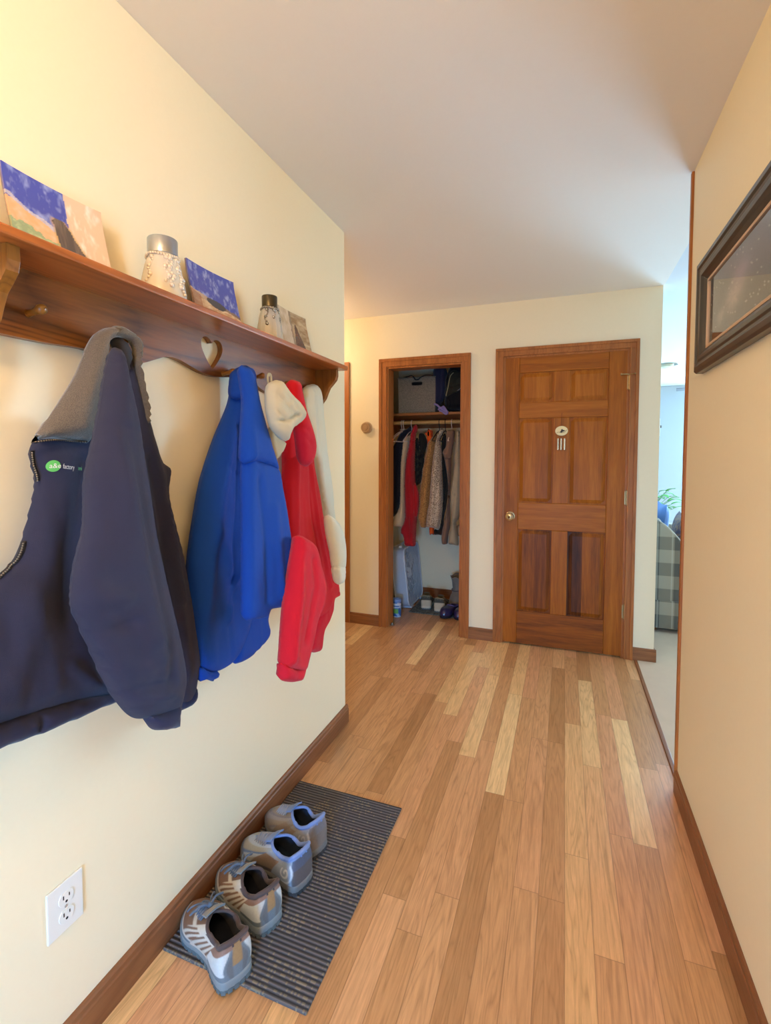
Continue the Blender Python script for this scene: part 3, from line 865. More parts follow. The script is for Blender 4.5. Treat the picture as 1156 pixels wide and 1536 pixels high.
def shoe(name, label, heel, toe, flip, pal, group, L=None, zb=.0078, bow=True, hz=1.22, swirl=False):
    """running shoe: chunky sole, panelled upper with an open collar, padded lining, tongue and laces"""
    heel, toe = Vector((*heel, 0)), Vector((*toe, 0))
    ax = (toe - heel); L = ax.length; ax.normalize(); sd = Vector((-ax.y, ax.x, 0))
    Wt = L * .405
    T = thing(name, label, 'shoe', (heel.x, heel.y, zb), group)

    def P(s, w, z): return heel + ax * s + sd * w + Vector((0, 0, zb + z))
    n = 240
    foot = outline(L, Wt, n, flip)
    # ---- outsole and midsole
    def spring(s): return .012 * max(0, (s / L - .72) / .28) ** 2
    def ring(sc, z, dz=0):
        r = []
        for s, w in foot:
            cs = L * .5 + (s - L * .5) * (1 + (sc - 1) * .55); r.append(P(cs, w * sc, z + spring(s) + dz))
        return r
    m = MB(); rows = [ring(.93, .0), ring(1.0, .003), ring(1.02, .010)]
    m.grid(rows, True); m.f.append(tuple(range(n - 1, -1, -1))); m.mi.append(0); k = 2 * n; m.f.append(tuple(range(k, k + n))); m.mi.append(0)
    # tread lugs round the rim
    for i in range(0, n, 6):
        s, w = foot[i]; s2, w2 = foot[(i + 4) % n]
        c = L * .5
        f = lambda s, w, sc: (c + (s - c) * (1 + (sc - 1) * .55), w * sc)
        z0, z1 = spring(s) + .0, spring(s) + .013
        q = [f(s, w, .9), f(s2, w2, .9), f(s2, w2, 1.028), f(s, w, 1.028)]
        m.hexa([P(*a, z0) for a in q] + [P(*a, z1) for a in q])
    m.build('outsole', pal['outsole'], T, smooth=True, angle=35)
    hs = lambda s: .017 + .008 * max(0, 1 - s / (L * .55)) ** 1.0
    m = MB(); rows = []
    for sc, f in ((1.0, 0), (1.035, .25), (1.02, .55), (1.03, .8), (.985, 1)):
        r = []
        for s, w in foot:
            cs = L * .5 + (s - L * .5) * (1 + (sc - 1) * .55); r.append(P(cs, w * sc, .009 + spring(s) + hs(s) * f))
        rows.append(r)
    m.grid(rows, True); m.f.append(tuple(range(4 * n, 5 * n))); m.mi.append(0)
    m.build('midsole', pal['midsole'], T, smooth=True, angle=60)
    # ---- collar loop (opening) parameterised by the same angle as the foot outline
    col = []
    for s, w in foot:
        u = s / L                      # 0 heel..1 toe
        # opening runs from the heel (u~.03) to the throat (u~.50), the rest of the loop closes over the vamp
        uc = .030 + .475 * (u ** .92)
        ww = w * (.76 if u < .5 else .76 - .36 * (u - .5) / .5)
        if u > .62: ww = w * max(.30, .67 - .95 * (u - .62))
        z = .088 - .016 * math.exp(-((u - .42) / .22) ** 2) + .012 * math.exp(-(u / .10) ** 2) - .006 * max(0, (u - .55) / .45)
        col.append((uc * L, ww, z * hz))
    m = MB(); rows = []; cols = []; K = 56
    zt = [.026 + .0 for _ in foot]
    for j in range(K + 1):
        v = j / K; r = []
        for i, ((s, w), (cs, cw, cz)) in enumerate(zip(foot, col)):
            u = s / L
            z0 = .009 + spring(s) + hs(s) * .8
            toe_ = max(0, min(1, (u - .50) / .32)); toe_ = toe_ * toe_ * (3 - 2 * toe_)
            gh = v                                            # sides go straight up
            gv = v ** .9
            hh = v ** 1.3 * (1 - toe_) + (1 - math.cos(v * PI / 2)) * toe_ * .55 + toe_ * .45 * v
            vv = gv * (1 - toe_) + (.30 * math.sin(min(1, v * 2.0) * PI / 2) + .58 * v ** 1.5 + .12 * v) * toe_
            bulge = .006 * math.sin(PI * v) * (1 - .3 * toe_)
            S = s + (cs - s) * hh; Wd = w + (cw - w) * hh
            dn = math.hypot(s - L * .5, w); Wd += bulge * (1 if w > 0 else -1) * min(1, abs(w) / (Wt * .25))
            Z = z0 + (cz - z0) * vv
            r.append(P(S, Wd, Z)); cols.append(soft_paint(pal['paint'], u, v, w / Wt * flip))
        rows.append(r)
    m.grid(rows, True)
    up = m.build('upper', pal['upper'], T, smooth=True, cols=cols)
    md = up.modifiers.new('thick', 'SOLIDIFY'); md.thickness = .0025; md.offset = -1
    # ---- padded collar roll and lining
    loopc = [P(a, b, c) for a, b, c in col]
    m = MB().tube(loopc, [.0062 if foot[i][0] / L < .6 else .0045 for i in range(n)], 8, True); cl = m.build('collar', pal['collar'], T, smooth=True)
    m = MB(); rows = []
    for v in (0, .15, .35, .6, .85, 1):
        rows.append([P(a + (s * .92 + .012 - a) * v * .8, b * (1 - .05 * v) + (w * .82 - b) * v * .8, c + (.030 - c) * v) for (a, b, c), (s, w) in zip(col, foot)])
    m.grid(rows, True); m.f.append(tuple(range(5 * n, 6 * n))); m.mi.append(0)
    m.build('lining', pal['lining'], T, smooth=True)
    it = min(range(n), key=lambda i: (foot[i][0] < L * .98, abs(foot[i][1])))
    prof_ = []
    for j in range(K + 1):                       # ridge line of the vamp, toe to throat
        v = j / K; z0 = .009 + spring(L) + hs(L) * .8
        prof_.append((L + (col[it][0] - L) * ((1 - math.cos(v * PI / 2)) * .55 + .45 * v), z0 + (col[it][2] - z0) * (.30 * math.sin(min(1, v * 2.0) * PI / 2) + .58 * v ** 1.5 + .12 * v)))
    prof_.reverse()

    def zl(s): return float(np.interp(s, [p[0] for p in prof_], [p[1] for p in prof_])) + .004
    # ---- tongue: padded slab rising out of the throat
    m = MB(); rows = []; tw = Wt * .20
    for j in range(9):
        v = j / 8; s = L * (.72 - .29 * v); z = zl(max(s, L * .51)) - .004 + .020 * max(0, v - .55) / .45; wd = tw * (.75 + .5 * v)
        top = [P(s + .004 * (k / 6 - .5) ** 2, wd * (k / 3 - 1), z + .007 * (1 - (k / 3 - 1) ** 2)) for k in range(7)]
        bot = [P(s + .004, wd * (k / 3 - 1) * .96, z - .008 + .006 * (1 - (k / 3 - 1) ** 2)) for k in range(6, -1, -1)]
        rows.append(top + bot)
    m.grid(rows, True); q = len(rows[0]); m.f.append(tuple(range(q - 1, -1, -1))); m.f.append(tuple(range(8 * q, 9 * q))); m.mi += [0, 0]
    m.build('tongue', pal['tongue'], T, smooth=True, angle=60)
    # ---- laces: cross bars, then a bow
    m = MB()
    for q in range(5):
        s = L * (.745 - .042 * q); wd = Wt * (.19 + .020 * q); z = zl(s)
        s2 = s - L * .036
        m.tube(spline([P(s, wd, z - .011), P(s - .003, wd * .55, z - .001), P(s - .006, 0, z + .004), P(s2, -wd * .55, zl(s2) - .001), P(s2, -wd, zl(s2) - .010)], 4), .0026, 6)
        m.tube(spline([P(s, -wd, z - .011), P(s - .002, -wd * .55, z - .001), P(s - .006, 0, z + .007), P(s2, wd * .55, zl(s2) - .001), P(s2, wd, zl(s2) - .010)], 4), .0026, 6)
    if bow:
        s0 = L * .555; z0 = zl(s0) + .008
        for sg in (1, -1):
            m.tube(spline([P(s0, 0, z0), P(s0 + .006, sg * .018, z0 + .012), P(s0 + .012, sg * .040, z0 + .004), P(s0 + .024, sg * .046, z0 - .010), P(s0 + .022, sg * .028, z0 - .002), P(s0 + .004, 0, z0 + .004)], 5), .0027, 6)
            m.tube(spline([P(s0, 0, z0), P(s0 + .020, sg * .012, z0 + .003), P(s0 + .042, sg * .030, z0 - .008), P(s0 + .056, sg * .040, z0 - .026)], 5), .0024, 6)
        m.ball(P(s0 + .002, 0, z0 + .003), .0075, 8)
    m.build('laces', pal['laces'], T, smooth=True)
    # ---- heel pull loop
    m = MB().tube([P(.006 + .01 * math.sin(a), .011 * math.cos(a) , (.088 + .010 * math.sin(a)) * hz) for a in [PI * k / 8 for k in range(9)]], .0028, 6)
    m.build('heel_loop', pal['collar'], T, smooth=True)
    return T


def soft_paint(fn, u, v, w):
    s = [fn(min(1, max(0, u + a)), min(1, max(0, v + b)), w + c) for a, b, c in ((0, 0, 0), (.007, 0, .012), (-.007, 0, -.012), (0, .014, 0), (0, -.014, 0), (.004, .008, -.008), (-.004, -.008, .008))]
    return tuple(sum(q[i] for q in s) / len(s) for i in range(3))


def P_(c): return srgb(*c)


def paint_tan(u, v, w):
    """brown mesh under pale overlays and grey heel counter"""
    br, lt, gy, dk = P_((122, 92, 74)), P_((198, 192, 180)), P_((112, 124, 132)), P_((88, 66, 54))
    if u > .62:
        if v < .12: return gy
        if v < .20: return lt
        if u > .80: return br if .22 < v < .62 else (lt if v < .72 else br)
        return lt if ((u * 26 + v * 3) % 2) < 1.0 or v > .74 else br
    if u > .34:
        if v < .14: return lt
        if v > .80: return lt if v < .9 else dk
        return lt if ((u * 24 + v * 2.2) % 2) < 1.1 else br
    aw = abs(w)
    if v > .88: return dk
    if u < .10 and aw < .10: return P_((162, 128, 86)) if v > .30 else gy
    e = .17 + .07 * math.sin(v * 6)
    if u < .16 and aw < e: return mixc(gy, dk, .35)
    if v > .64 + .5 * max(0, .22 - u): return P_((142, 112, 98))
    if aw < e + .07 and u < .2: return gy
    if v < .16: return gy
    return P_((198, 204, 204))


def paint_blue(u, v, w):
    lt, bl, br, dk = P_((172, 184, 200)), P_((128, 150, 196)), P_((138, 118, 104)), P_((92, 86, 88))
    if u > .70:
        k = (v * 3 + u * 9 + (1.2 if w > 0 else 0)) % 2.2
        if v < .15: return P_((116, 128, 146))
        return lt if k < .75 else (P_((96, 122, 170)) if k < 1.15 else P_((158, 158, 152)))
    if u > .40:
        if v > .78: return P_((158, 160, 164))
        return br if v > .2 else dk
    if v > .85: return bl
    if v > .62 and u > .1: return P_((150, 158, 170))
    cx, cy = .17, .46
    r = math.hypot((u - cx) * 3.2, v - cy); a = math.atan2(v - cy, (u - cx) * 3.2)
    if ((r * 9 - a / PI) % 2) < .8 and r < .42: return P_((206, 212, 218))
    if u < .06: return dk if v < .5 else P_((86, 92, 112))
    return P_((150, 162, 180))


def paint_grey(u, v, w):
    c = paint_blue(u, v, w)
    if u > .55: return mixc(c, P_((136, 120, 108)), .75)
    return mixc(c, P_((150, 140, 132)), .45)


upm = vcol('shoe_upper', .75, .3, 420, var=.12)
grey_rub = plain('grey_rubber', srgb(92, 104, 108), .75, bump=.2, bscale=160, var=.2)
dark_rub = plain('dark_rubber', srgb(60, 60, 62), .8, bump=.2, bscale=160, var=.2)
mid_g = plain('grey_foam', srgb(128, 138, 142), .65, bump=.1, bscale=120, var=.12)
mid_t = plain('taupe_foam', srgb(116, 116, 116), .7, bump=.1, bscale=120, var=.18)
lace_g = fabric('slate_lace', srgb(98, 108, 124), .85, 1500, .3)
lace_p = fabric('pale_lace', srgb(150, 152, 160), .85, 1500, .3)
blk = fabric('black_lining', srgb(26, 30, 40), .95, 700, .2)
nav = fabric('navy_lining', srgb(30, 44, 62), .95, 700, .2)
palA = dict(outsole=grey_rub, midsole=mid_g, paint=paint_tan, upper=upm, collar=fabric('brown_collar', srgb(88, 74, 72), .9, 600), lining=blk, tongue=fabric('pale_tongue', srgb(150, 146, 142), .85, 600), laces=lace_g)
palB = dict(outsole=dark_rub, midsole=mid_t, paint=paint_blue, upper=upm, collar=fabric('blue_collar', srgb(126, 148, 200), .85, 600), lining=nav, tongue=fabric('blue_tongue', srgb(130, 146, 184), .85, 600), laces=lace_p)
palC = dict(palB, paint=paint_grey)
gA, gB = 'brown and grey running shoes on the mat', 'blue-lined running shoes on the mat'
shoe('running_shoe', 'brown and grey running shoe nearest the camera, partly off the mat corner', (.272, .960), (.020, 1.072), 1, palA, gA, zb=.0078)
shoe('running_shoe', 'brown and grey running shoe second from the near end of the mat', (.270, 1.113), (.020, 1.206), -1, palA, gA)
shoe('running_shoe', 'blue and grey running shoe with swirl heel, third along the mat', (.292, 1.262), (.020, 1.325), 1, palB, gB, bow=False)
shoe('running_shoe', 'brown-grey running shoe with blue lining, farthest along the mat', (.276, 1.392), (.020, 1.462), -1, palC, gB, bow=False)
# ================================================================== hanging clothes
def plane_basis(theta):
    t = math.radians(theta)
    return Vector((math.cos(t), -math.sin(t), 0)), Vector((math.sin(t), math.cos(t), 0))


def cloth(name, mat, outl, P0, theta, T, R, parent, folds=(), bk=None, res=.009, wr=.004, wf=(14, 3.5), sharp=False, seed=0, cols=None, lean=0.0):
    """a padded piece of clothing: outline in its hanging plane, filled out front and back, with pulled folds"""
    N, S = plane_basis(theta); P0 = Vector(P0)

    def to2(px):
        p = at(px[0], px[1], P0, N) - P0; return Vector((p.dot(S), p.z, 0))
    raw = [to2(p) for p in outl]
    sp = raw if sharp else spline(raw, 6, True)
    # even spacing along the edge
    ed = []; L = len(sp)
    for i in range(L):
        a, b = sp[i], sp[(i + 1) % L]; k = max(1, int((b - a).length / res))
        ed += [a + (b - a) * (j / k) for j in range(k)]
    E = np.array([(p.x, p.y) for p in ed]); keep = [0]
    for i in range(1, len(E)):
        if np.hypot(*(E[i] - E[keep[-1]])) > res * .55: keep.append(i)
    E = E[keep]; nE = len(E); A, B = E, np.roll(E, -1, 0)

    def segd(Q, A, B):
        d = B - A; q = Q[:, None, :] - A[None]; t = (q * d).sum(2) / np.maximum((d * d).sum(1), 1e-12)
        t = np.clip(t, 0, 1); return np.sqrt(((q - t[..., None] * d) ** 2).sum(2)).min(1)

    def inside(Q):
        c = np.zeros(len(Q), bool)
        for (x1, y1), (x2, y2) in zip(A, B):
            if y1 == y2: continue
            hit = ((y1 > Q[:, 1]) != (y2 > Q[:, 1])) & (Q[:, 0] < (x2 - x1) * (Q[:, 1] - y1) / (y2 - y1) + x1)
            c ^= hit
        return c
    lo, hi = E.min(0), E.max(0)
    gx = np.arange(lo[0], hi[0], res); gy = np.arange(lo[1], hi[1], res * .87)
    G = np.array([(x + (res / 2 if j % 2 else 0), y) for j, y in enumerate(gy) for x in gx])
    if len(G):
        G = G[inside(G)]; G = G[segd(G, A, B) > res * .5]
    Q = np.vstack([E, G]) if len(G) else E
    r = geometry.delaunay_2d_cdt([Vector(p) for p in Q], [], [list(range(nE))], 1, 1e-7)
    V2 = np.array([(p.x, p.y) for p in r[0]]); tris = [tuple(f) for f in r[2]]
    def to2f(px):
        p = at(px[0], px[1], P0 + N * T, N) - P0; return Vector((p.dot(S), p.z, 0))
    FL = [([to2f(p) for p in f[0]], f[1], f[2]) for f in folds]

    def height(Q):
        d = segd(Q, A, B); k = np.clip(d / R, 0, 1); prof = np.sqrt(np.maximum(0, 1 - (1 - k) ** 2)); h = T * prof
        soft = np.clip(d / (R * .6), 0, 1)
        for pl, amp, w in FL:
            a = np.array([(p.x, p.y) for p in pl[:-1]]); b = np.array([(p.x, p.y) for p in pl[1:]])
            h = h + amp * np.exp(-(segd(Q, a, b) / w) ** 2) * soft
        if wr:
            n = np.array([fbm(x * wf[0] + 3.1 * seed + y * 1.5, y * wf[1] + 7.7 * seed) - .5 for x, y in Q])
            h = h + wr * 2 * n * soft
        return h, prof
    h, prof = height(V2)
    bkt = T if bk is None else bk
    onb = segd(V2, A, B) < 1e-6
    m = MB(); n = len(V2)
    drop = lambda z: lean * z
    front = [P0 + S * float(x) + Vector((0, 0, float(y))) + N * float(hh + lean * y) for (x, y), hh in zip(V2, h)]
    idx = {}; vs = list(front)
    for i in range(n):
        if onb[i]: idx[i] = i
        else:
            idx[i] = len(vs); x, y = V2[i]
            vs.append(P0 + S * float(x) + Vector((0, 0, float(y))) + N * float(-bkt * prof[i] + lean * y))
    fs = [t for t in tris] + [tuple(idx[k] for k in reversed(t)) for t in tris]
    m.add(vs, fs)
    cc = None
    if cols:
        cc = [cols(float(p[0]), float(p[1])) for p in V2] + [cols(float(V2[i][0]), float(V2[i][1])) for i in range(n) if not onb[i]]
    o = m.build(name, mat, parent, smooth=True, angle=70, cols=cc)

    def surf(x, y, lift=.0015):
        q = np.array([[x, y]]); hh = float(height(q)[0][0]); return P0 + S * x + Vector((0, 0, y)) + N * (hh + lift + lean * y)
    def to2s(px):
        hh = T * .8
        for _ in range(4):
            p = at(px[0], px[1], P0 + N * hh, N) - P0; q = np.array([[p.dot(S), p.z]]); hh = float(height(q)[0][0]) if inside(q)[0] else hh * .3
        return Vector((p.dot(S), p.z, 0))
    o_surf = dict(surf=surf, to2=to2s)
    return o, o_surf


def strip(name, mat, sf, px, w, parent, th=.003, n=40, lift=.001, teeth=None):
    """band or seam lying on a cloth surface along a photo-traced line"""
    pts = [sf['to2'](p) for p in px]; sp = spline(pts, 8)
    P3 = [sf['surf'](p.x, p.y, lift) for p in sp]
    m = MB().tube(P3, w / 2, 6, False, th)
    return m.build(name, mat, parent, smooth=True)


navy = fabric('navy_shell', srgb(47, 49, 72), .66, 1400, .5, .10, .08, fold=.6)
navyr = fabric('navy_rib', srgb(42, 45, 70), .85, 900, .5, .06, .2)
fleece = fabric('grey_fleece', srgb(112, 104, 94), 1.0, 420, .8, .10, .5, col2=srgb(92, 86, 80), speck=650)
zipm = plain('zip_metal', srgb(150, 142, 128), .35, .8)
zipd = plain('zip_tape', srgb(42, 40, 44), .8)

NJ = thing('jacket', 'navy work jacket with grey fleece collar and green logo on the left wall pegs', 'jacket', (.06, .80, .66), 'clothes on the shelf pegs')
cloth('back_body', navy, [(178, 512), (192, 530), (206, 575), (222, 630), (240, 688), (254, 704), (251, 740), (262, 790), (272, 830), (283, 890), (290, 935), (298, 985), (295, 1010), (289, 1045), (280, 1060), (266, 1066), (240, 1050), (200, 960), (170, 830), (160, 690), (160, 570)], (.052, 0, 0), 0, .030, .07, NJ,
      [([(205, 560), (238, 700), (262, 860), (282, 1010)], .012, .02), ([(228, 690), (246, 800), (268, 960)], -.012, .014), ([(250, 760), (272, 900)], .010, .012)], seed=1, wr=.006)
b1, s1 = cloth('front_body', navy, [(46, 668), (62, 652), (98, 640), (134, 630), (150, 640), (152, 700), (140, 800), (132, 900), (150, 985), (172, 1035), (172, 1046), (120, 1052), (66, 1066), (0, 1087), (-80, 1110), (-120, 1060), (-90, 960), (-40, 900), (0, 860), (22, 838), (34, 806), (46, 760), (52, 722), (45, 692)], (.066, 0, 0), 0, .034, .08, NJ,
               [([(60, 690), (70, 800), (40, 960), (10, 1060)], .012, .03), ([(128, 700), (110, 830), (104, 920)], -.012, .02), ([(20, 870), (60, 930), (80, 1030)], .010, .03), ([(58, 700), (48, 770), (20, 850)], .006, .01), ([(110, 1000), (140, 1025), (165, 1030)], .008, .012)], seed=2, wr=.007)
cloth('hem_band', navyr, [(170, 1038), (172, 1052), (150, 1062), (66, 1098), (0, 1122), (-90, 1160), (-90, 1110), (0, 1080), (66, 1060), (120, 1046)], (.075, 0, 0), 0, .028, .03, NJ, [([(66, 1066), (66, 1096)], -.01, .006)], seed=3, wr=.003, wf=(60, 3))
b2, s2 = cloth('sleeve', navy, [(168, 522), (182, 532), (192, 575), (204, 630), (213, 690), (221, 740), (229, 795), (240, 848), (252, 900), (265, 955), (274, 1008), (270, 1040), (262, 1062), (240, 1072), (212, 1078), (194, 1074), (176, 1056), (158, 1028), (138, 985), (116, 935), (107, 912), (108, 880), (114, 840), (124, 800), (127, 760), (128, 716), (140, 660), (150, 610), (158, 560)], (.112, 0, 0), 6, .052, .09, NJ,
               [([(172, 560), (186, 680), (206, 800), (236, 960)], .016, .03), ([(196, 640), (214, 760), (240, 900), (262, 1010)], -.010, .012), ([(112, 905), (150, 890), (190, 900)], .010, .016), ([(120, 935), (160, 950), (200, 935)], -.009, .014), ([(150, 660), (150, 760), (125, 850)], .012, .02), ([(182, 1045), (215, 1035), (262, 1020)], -.010, .012), ([(190, 1062), (225, 1050), (262, 1045)], .010, .01), ([(160, 1000), (210, 1010), (255, 985)], .006, .016)], seed=4, wr=.008)
cloth('cuff', navyr, [(214, 1068), (240, 1062), (264, 1050), (264, 1070), (262, 1089), (240, 1095), (226, 1093), (216, 1080)], (.118, 0, 0), 6, .036, .03, NJ, seed=5, wr=.003, wf=(90, 3))
cloth('cuff', navyr, [(262, 1048), (276, 1044), (292, 1028), (290, 1046), (282, 1058), (268, 1064)], (.055, 0, 0), 0, .028, .025, NJ, seed=6, wr=.003, wf=(90, 3))
b3, s3 = cloth('collar', fleece, [(166, 491), (182, 492), (170, 505), (160, 520), (158, 545), (154, 585), (144, 625), (132, 664), (110, 662), (80, 658), (58, 660), (44, 666), (56, 650), (76, 622), (98, 590), (116, 560), (128, 528), (140, 504), (152, 494)], (.090, 0, 0), 0, .030, .035, NJ,
               [([(150, 510), (140, 560), (126, 640)], .008, .014), ([(120, 570), (90, 630)], -.006, .02)], seed=7, wr=.003)
cloth('collar', fleece, [(166, 491), (184, 490), (200, 500), (211, 514), (211, 545), (215, 575), (223, 612), (223, 634), (217, 634), (212, 606), (206, 570), (201, 545), (200, 522), (190, 510), (174, 506), (160, 512)], (.082, 0, 0), 0, .018, .016, NJ, seed=8, wr=.002)
cloth('lining_fold', zipd, [(166, 508), (180, 506), (192, 520), (196, 540), (190, 560), (182, 545), (172, 526)], (.080, 0, 0), 0, .018, .02, NJ, [([(170, 510), (188, 550)], -.008, .006)], seed=9, wr=.004)


def zipper(name, sf, px, parent, step=.0042):
    sp = spline([sf['to2'](p) for p in px], 14); m = MB(); acc = 0; last = None; k = 0
    P3 = [sf['surf'](p.x, p.y, .0022) for p in sp]
    tp = MB().tube(P3, .0045, 6, False, .0016).build('zip_tape', zipd, parent, smooth=True)
    for a, b in zip(P3, P3[1:]):
        L = (b - a).length; t = step - acc
        while t < L:
            p = a + (b - a) * (t / L); m.ball(p + Vector((.0022, -.001, 0)), .0019, 6, (1, 1, 1)); t += step; k += 1
        acc = L - (t - step)
    return m.build(name, zipm, tp, smooth=True)


zipper('zipper_teeth', s3, [(48, 664), (62, 661), (84, 660), (108, 662.5), (129, 663)], NJ)
zipper('zipper_teeth', s1, [(48, 676), (49, 694), (55, 722)], NJ)
zipper('zipper_teeth', s1, [(34, 812), (22, 842), (4, 862), (-20, 885)], NJ)
# stitched logo: green oval with white letters, then two small words
lg = MB(); c2 = s1['to2']((79.5, 699)); ow, oh = .0108, .0112
pts = [(c2.x + ow * math.cos(2 * PI * k / 40), c2.y + oh * math.sin(2 * PI * k / 40)) for k in range(40)]
rows = [[s1['surf'](c2.x + (u - c2.x) * f, c2.y + (v - c2.y) * f, .0016) for u, v in pts] for f in (1, .75, .5, .25, .02)]
lg.grid(rows, True).build('logo_oval', plain('logo_green', srgb(96, 190, 92), .7), NJ, smooth=True)


def stitched(text, px, size, mat, parent, sx=1.0, nm='logo_text', slope=0, lift=.0028):
    cu = bpy.data.curves.new(nm, 'FONT'); cu.body = text; cu.size = size; cu.align_x = 'LEFT'; cu.align_y = 'CENTER'; cu.resolution_u = 3
    tmp = bpy.data.objects.new(nm, cu); COL.objects.link(tmp)
    me0 = bpy.data.meshes.new_from_object(tmp.evaluated_get(bpy.context.evaluated_depsgraph_get())); bpy.data.objects.remove(tmp)
    c = s1['to2'](px); m = MB()
    vs = [s1['surf'](c.x + v.co.x * sx, c.y + v.co.y + slope * v.co.x, lift) for v in me0.vertices]
    m.add(vs, [tuple(p.vertices) for p in me0.polygons]); bpy.data.meshes.remove(me0)
    return m.build(nm, mat, parent, fix=False)


whl = plain('logo_white', srgb(232, 232, 226), .7); grl = plain('logo_light_green', srgb(120, 196, 110), .7)
stitched('a&e', (72.2, 699), .0135, whl, NJ, .85)
stitched('factory', (93.0, 699.5), .0135, whl, NJ, .60, slope=-.08)
stitched('servi', (114.5, 702), .0125, grl, NJ, .62, slope=-.08, lift=.005)

# ------------------------------------------------------------------ blue jacket
blu = fabric('royal_blue_nylon', srgb(13, 68, 164), .6, 1500, .45, .08, .05, fold=.5)
BJ = thing('jacket', 'bright royal blue windbreaker hanging from a peg beside the navy jacket', 'jacket', (.06, 1.2, .74), 'clothes on the shelf pegs')
cloth('back_body', blu, [(360, 550), (372, 560), (374, 640), (374, 760), (376, 860), (372, 930), (362, 962), (349, 988), (332, 1003), (312, 1010), (298, 1004), (294, 985), (290, 950), (286, 905), (283, 858), (287, 815), (293, 775), (302, 725), (312, 690), (326, 650), (342, 612), (348, 590), (351, 560)], (.062, 0, 0), 0, .036, .055, BJ,
      [([(354, 580), (348, 640), (330, 760), (312, 880), (304, 980)], .014, .022), ([(362, 640), (358, 760), (350, 900)], -.012, .014), ([(312, 688), (335, 698), (360, 710)], -.004, .006), ([(300, 770), (330, 800), (352, 860)], .008, .02), ([(290, 880), (300, 940)], .008, .012), ([(362, 850), (350, 890), (345, 930)], .010, .01)], seed=11, wr=.007)
cloth('tail', blu, [(368, 925), (398, 914), (399, 930), (402, 946), (396, 962), (374, 985), (356, 995), (349, 992), (350, 970), (358, 948)], (.066, 0, 0), 0, .022, .03, BJ, seed=12, wr=.006)
cloth('front_panel', blu, [(366, 690), (386, 690), (412, 700), (420, 735), (428, 780), (434, 830), (440, 875), (444, 903), (426, 910), (402, 915), (399, 925), (384, 928), (366, 926), (365, 860), (365, 780)], (.092, 0, 0), 6, .028, .032, BJ,
      [([(372, 710), (378, 810), (376, 915)], .012, .012), ([(392, 720), (402, 810), (404, 900)], -.008, .014), ([(412, 760), (424, 890)], .008, .014), ([(366, 860), (374, 900)], -.006, .006)], seed=13, wr=.006)
b4, s4 = cloth('storm_flap', blu, [(360, 549), (370, 551), (378, 566), (386, 605), (396, 640), (405, 672), (414, 706), (398, 699), (380, 694), (363, 692), (364, 640), (366, 600), (362, 570)], (.100, 0, 0), 6, .030, .034, BJ,
               [([(368, 560), (376, 620), (384, 690)], .010, .012), ([(366, 580), (368, 690)], -.008, .008)], seed=14, wr=.005)
cloth('collar_loop', blu, [(352, 556), (364, 548), (374, 552), (378, 572), (372, 588), (356, 600), (348, 592), (349, 570)], (.086, 0, 0), 0, .028, .025, BJ, [([(362, 552), (362, 596)], -.012, .006)], seed=15, wr=.005)
cloth('cuff', blu, [(294, 996), (312, 1004), (325, 1004), (322, 1014), (320, 1022), (308, 1019), (299, 1022), (295, 1010)], (.064, 0, 0), 0, .026, .02, BJ, seed=16, wr=.004, wf=(80, 3))

# ------------------------------------------------------------------ cloth hat
khaki = fabric('khaki_cotton', srgb(204, 194, 164), .85, 1300, .5, .06, .2, fold=.4)
HT = thing('sun_hat', 'pale khaki cloth sun hat hanging by its strap between the blue and red jackets', 'hat', (.1, 1.42, 1.40), 'clothes on the shelf pegs')
cloth('crown', khaki, [(404, 577), (410, 571), (418, 571), (424, 580), (434, 592), (446, 604), (453, 618), (451, 630), (440, 640), (433, 645), (430, 656), (428, 662), (420, 656), (410, 642), (404, 620), (402, 595)], (.140, 0, 0), 6, .030, .032, HT,
      [([(410, 585), (418, 612), (432, 628)], -.007, .004), ([(406, 598), (412, 628), (424, 650)], .006, .005), ([(428, 596), (446, 616)], .005, .008), ([(412, 628), (430, 631), (450, 621)], -.011, .004), ([(416, 640), (428, 650)], -.009, .004), ([(420, 590), (436, 612), (444, 622)], -.004, .004)], seed=21, wr=.008, wf=(34, 26), res=.006)
cloth('brim', khaki, [(404, 640), (410, 646), (420, 658), (428, 664), (424, 676), (416, 688), (411, 692), (406, 680), (401, 664), (399, 652)], (.120, 0, 0), 4, .012, .02, HT, [([(408, 650), (414, 684)], .004, .006)], seed=22, wr=.003)
hs = [(404, 585), (402, 572), (402, 563), (406, 563), (407, 573), (408, 584)]
MB().tube(spline([at(*p, (.145, 0, 0), (1, 0, 0)) for p in hs], 5), .006, 6, False, .002).build('strap', khaki, HT, smooth=True)
MB().tube(spline([at(*p, (.165, 0, 0), (1, 0, 0)) for p in [(403, 588), (404, 582), (408, 580), (409, 586), (405, 591)]], 4), .0022, 6).build('strap_buckle', plain('hat_buckle', srgb(120, 110, 88), .5, .3), HT, smooth=True)

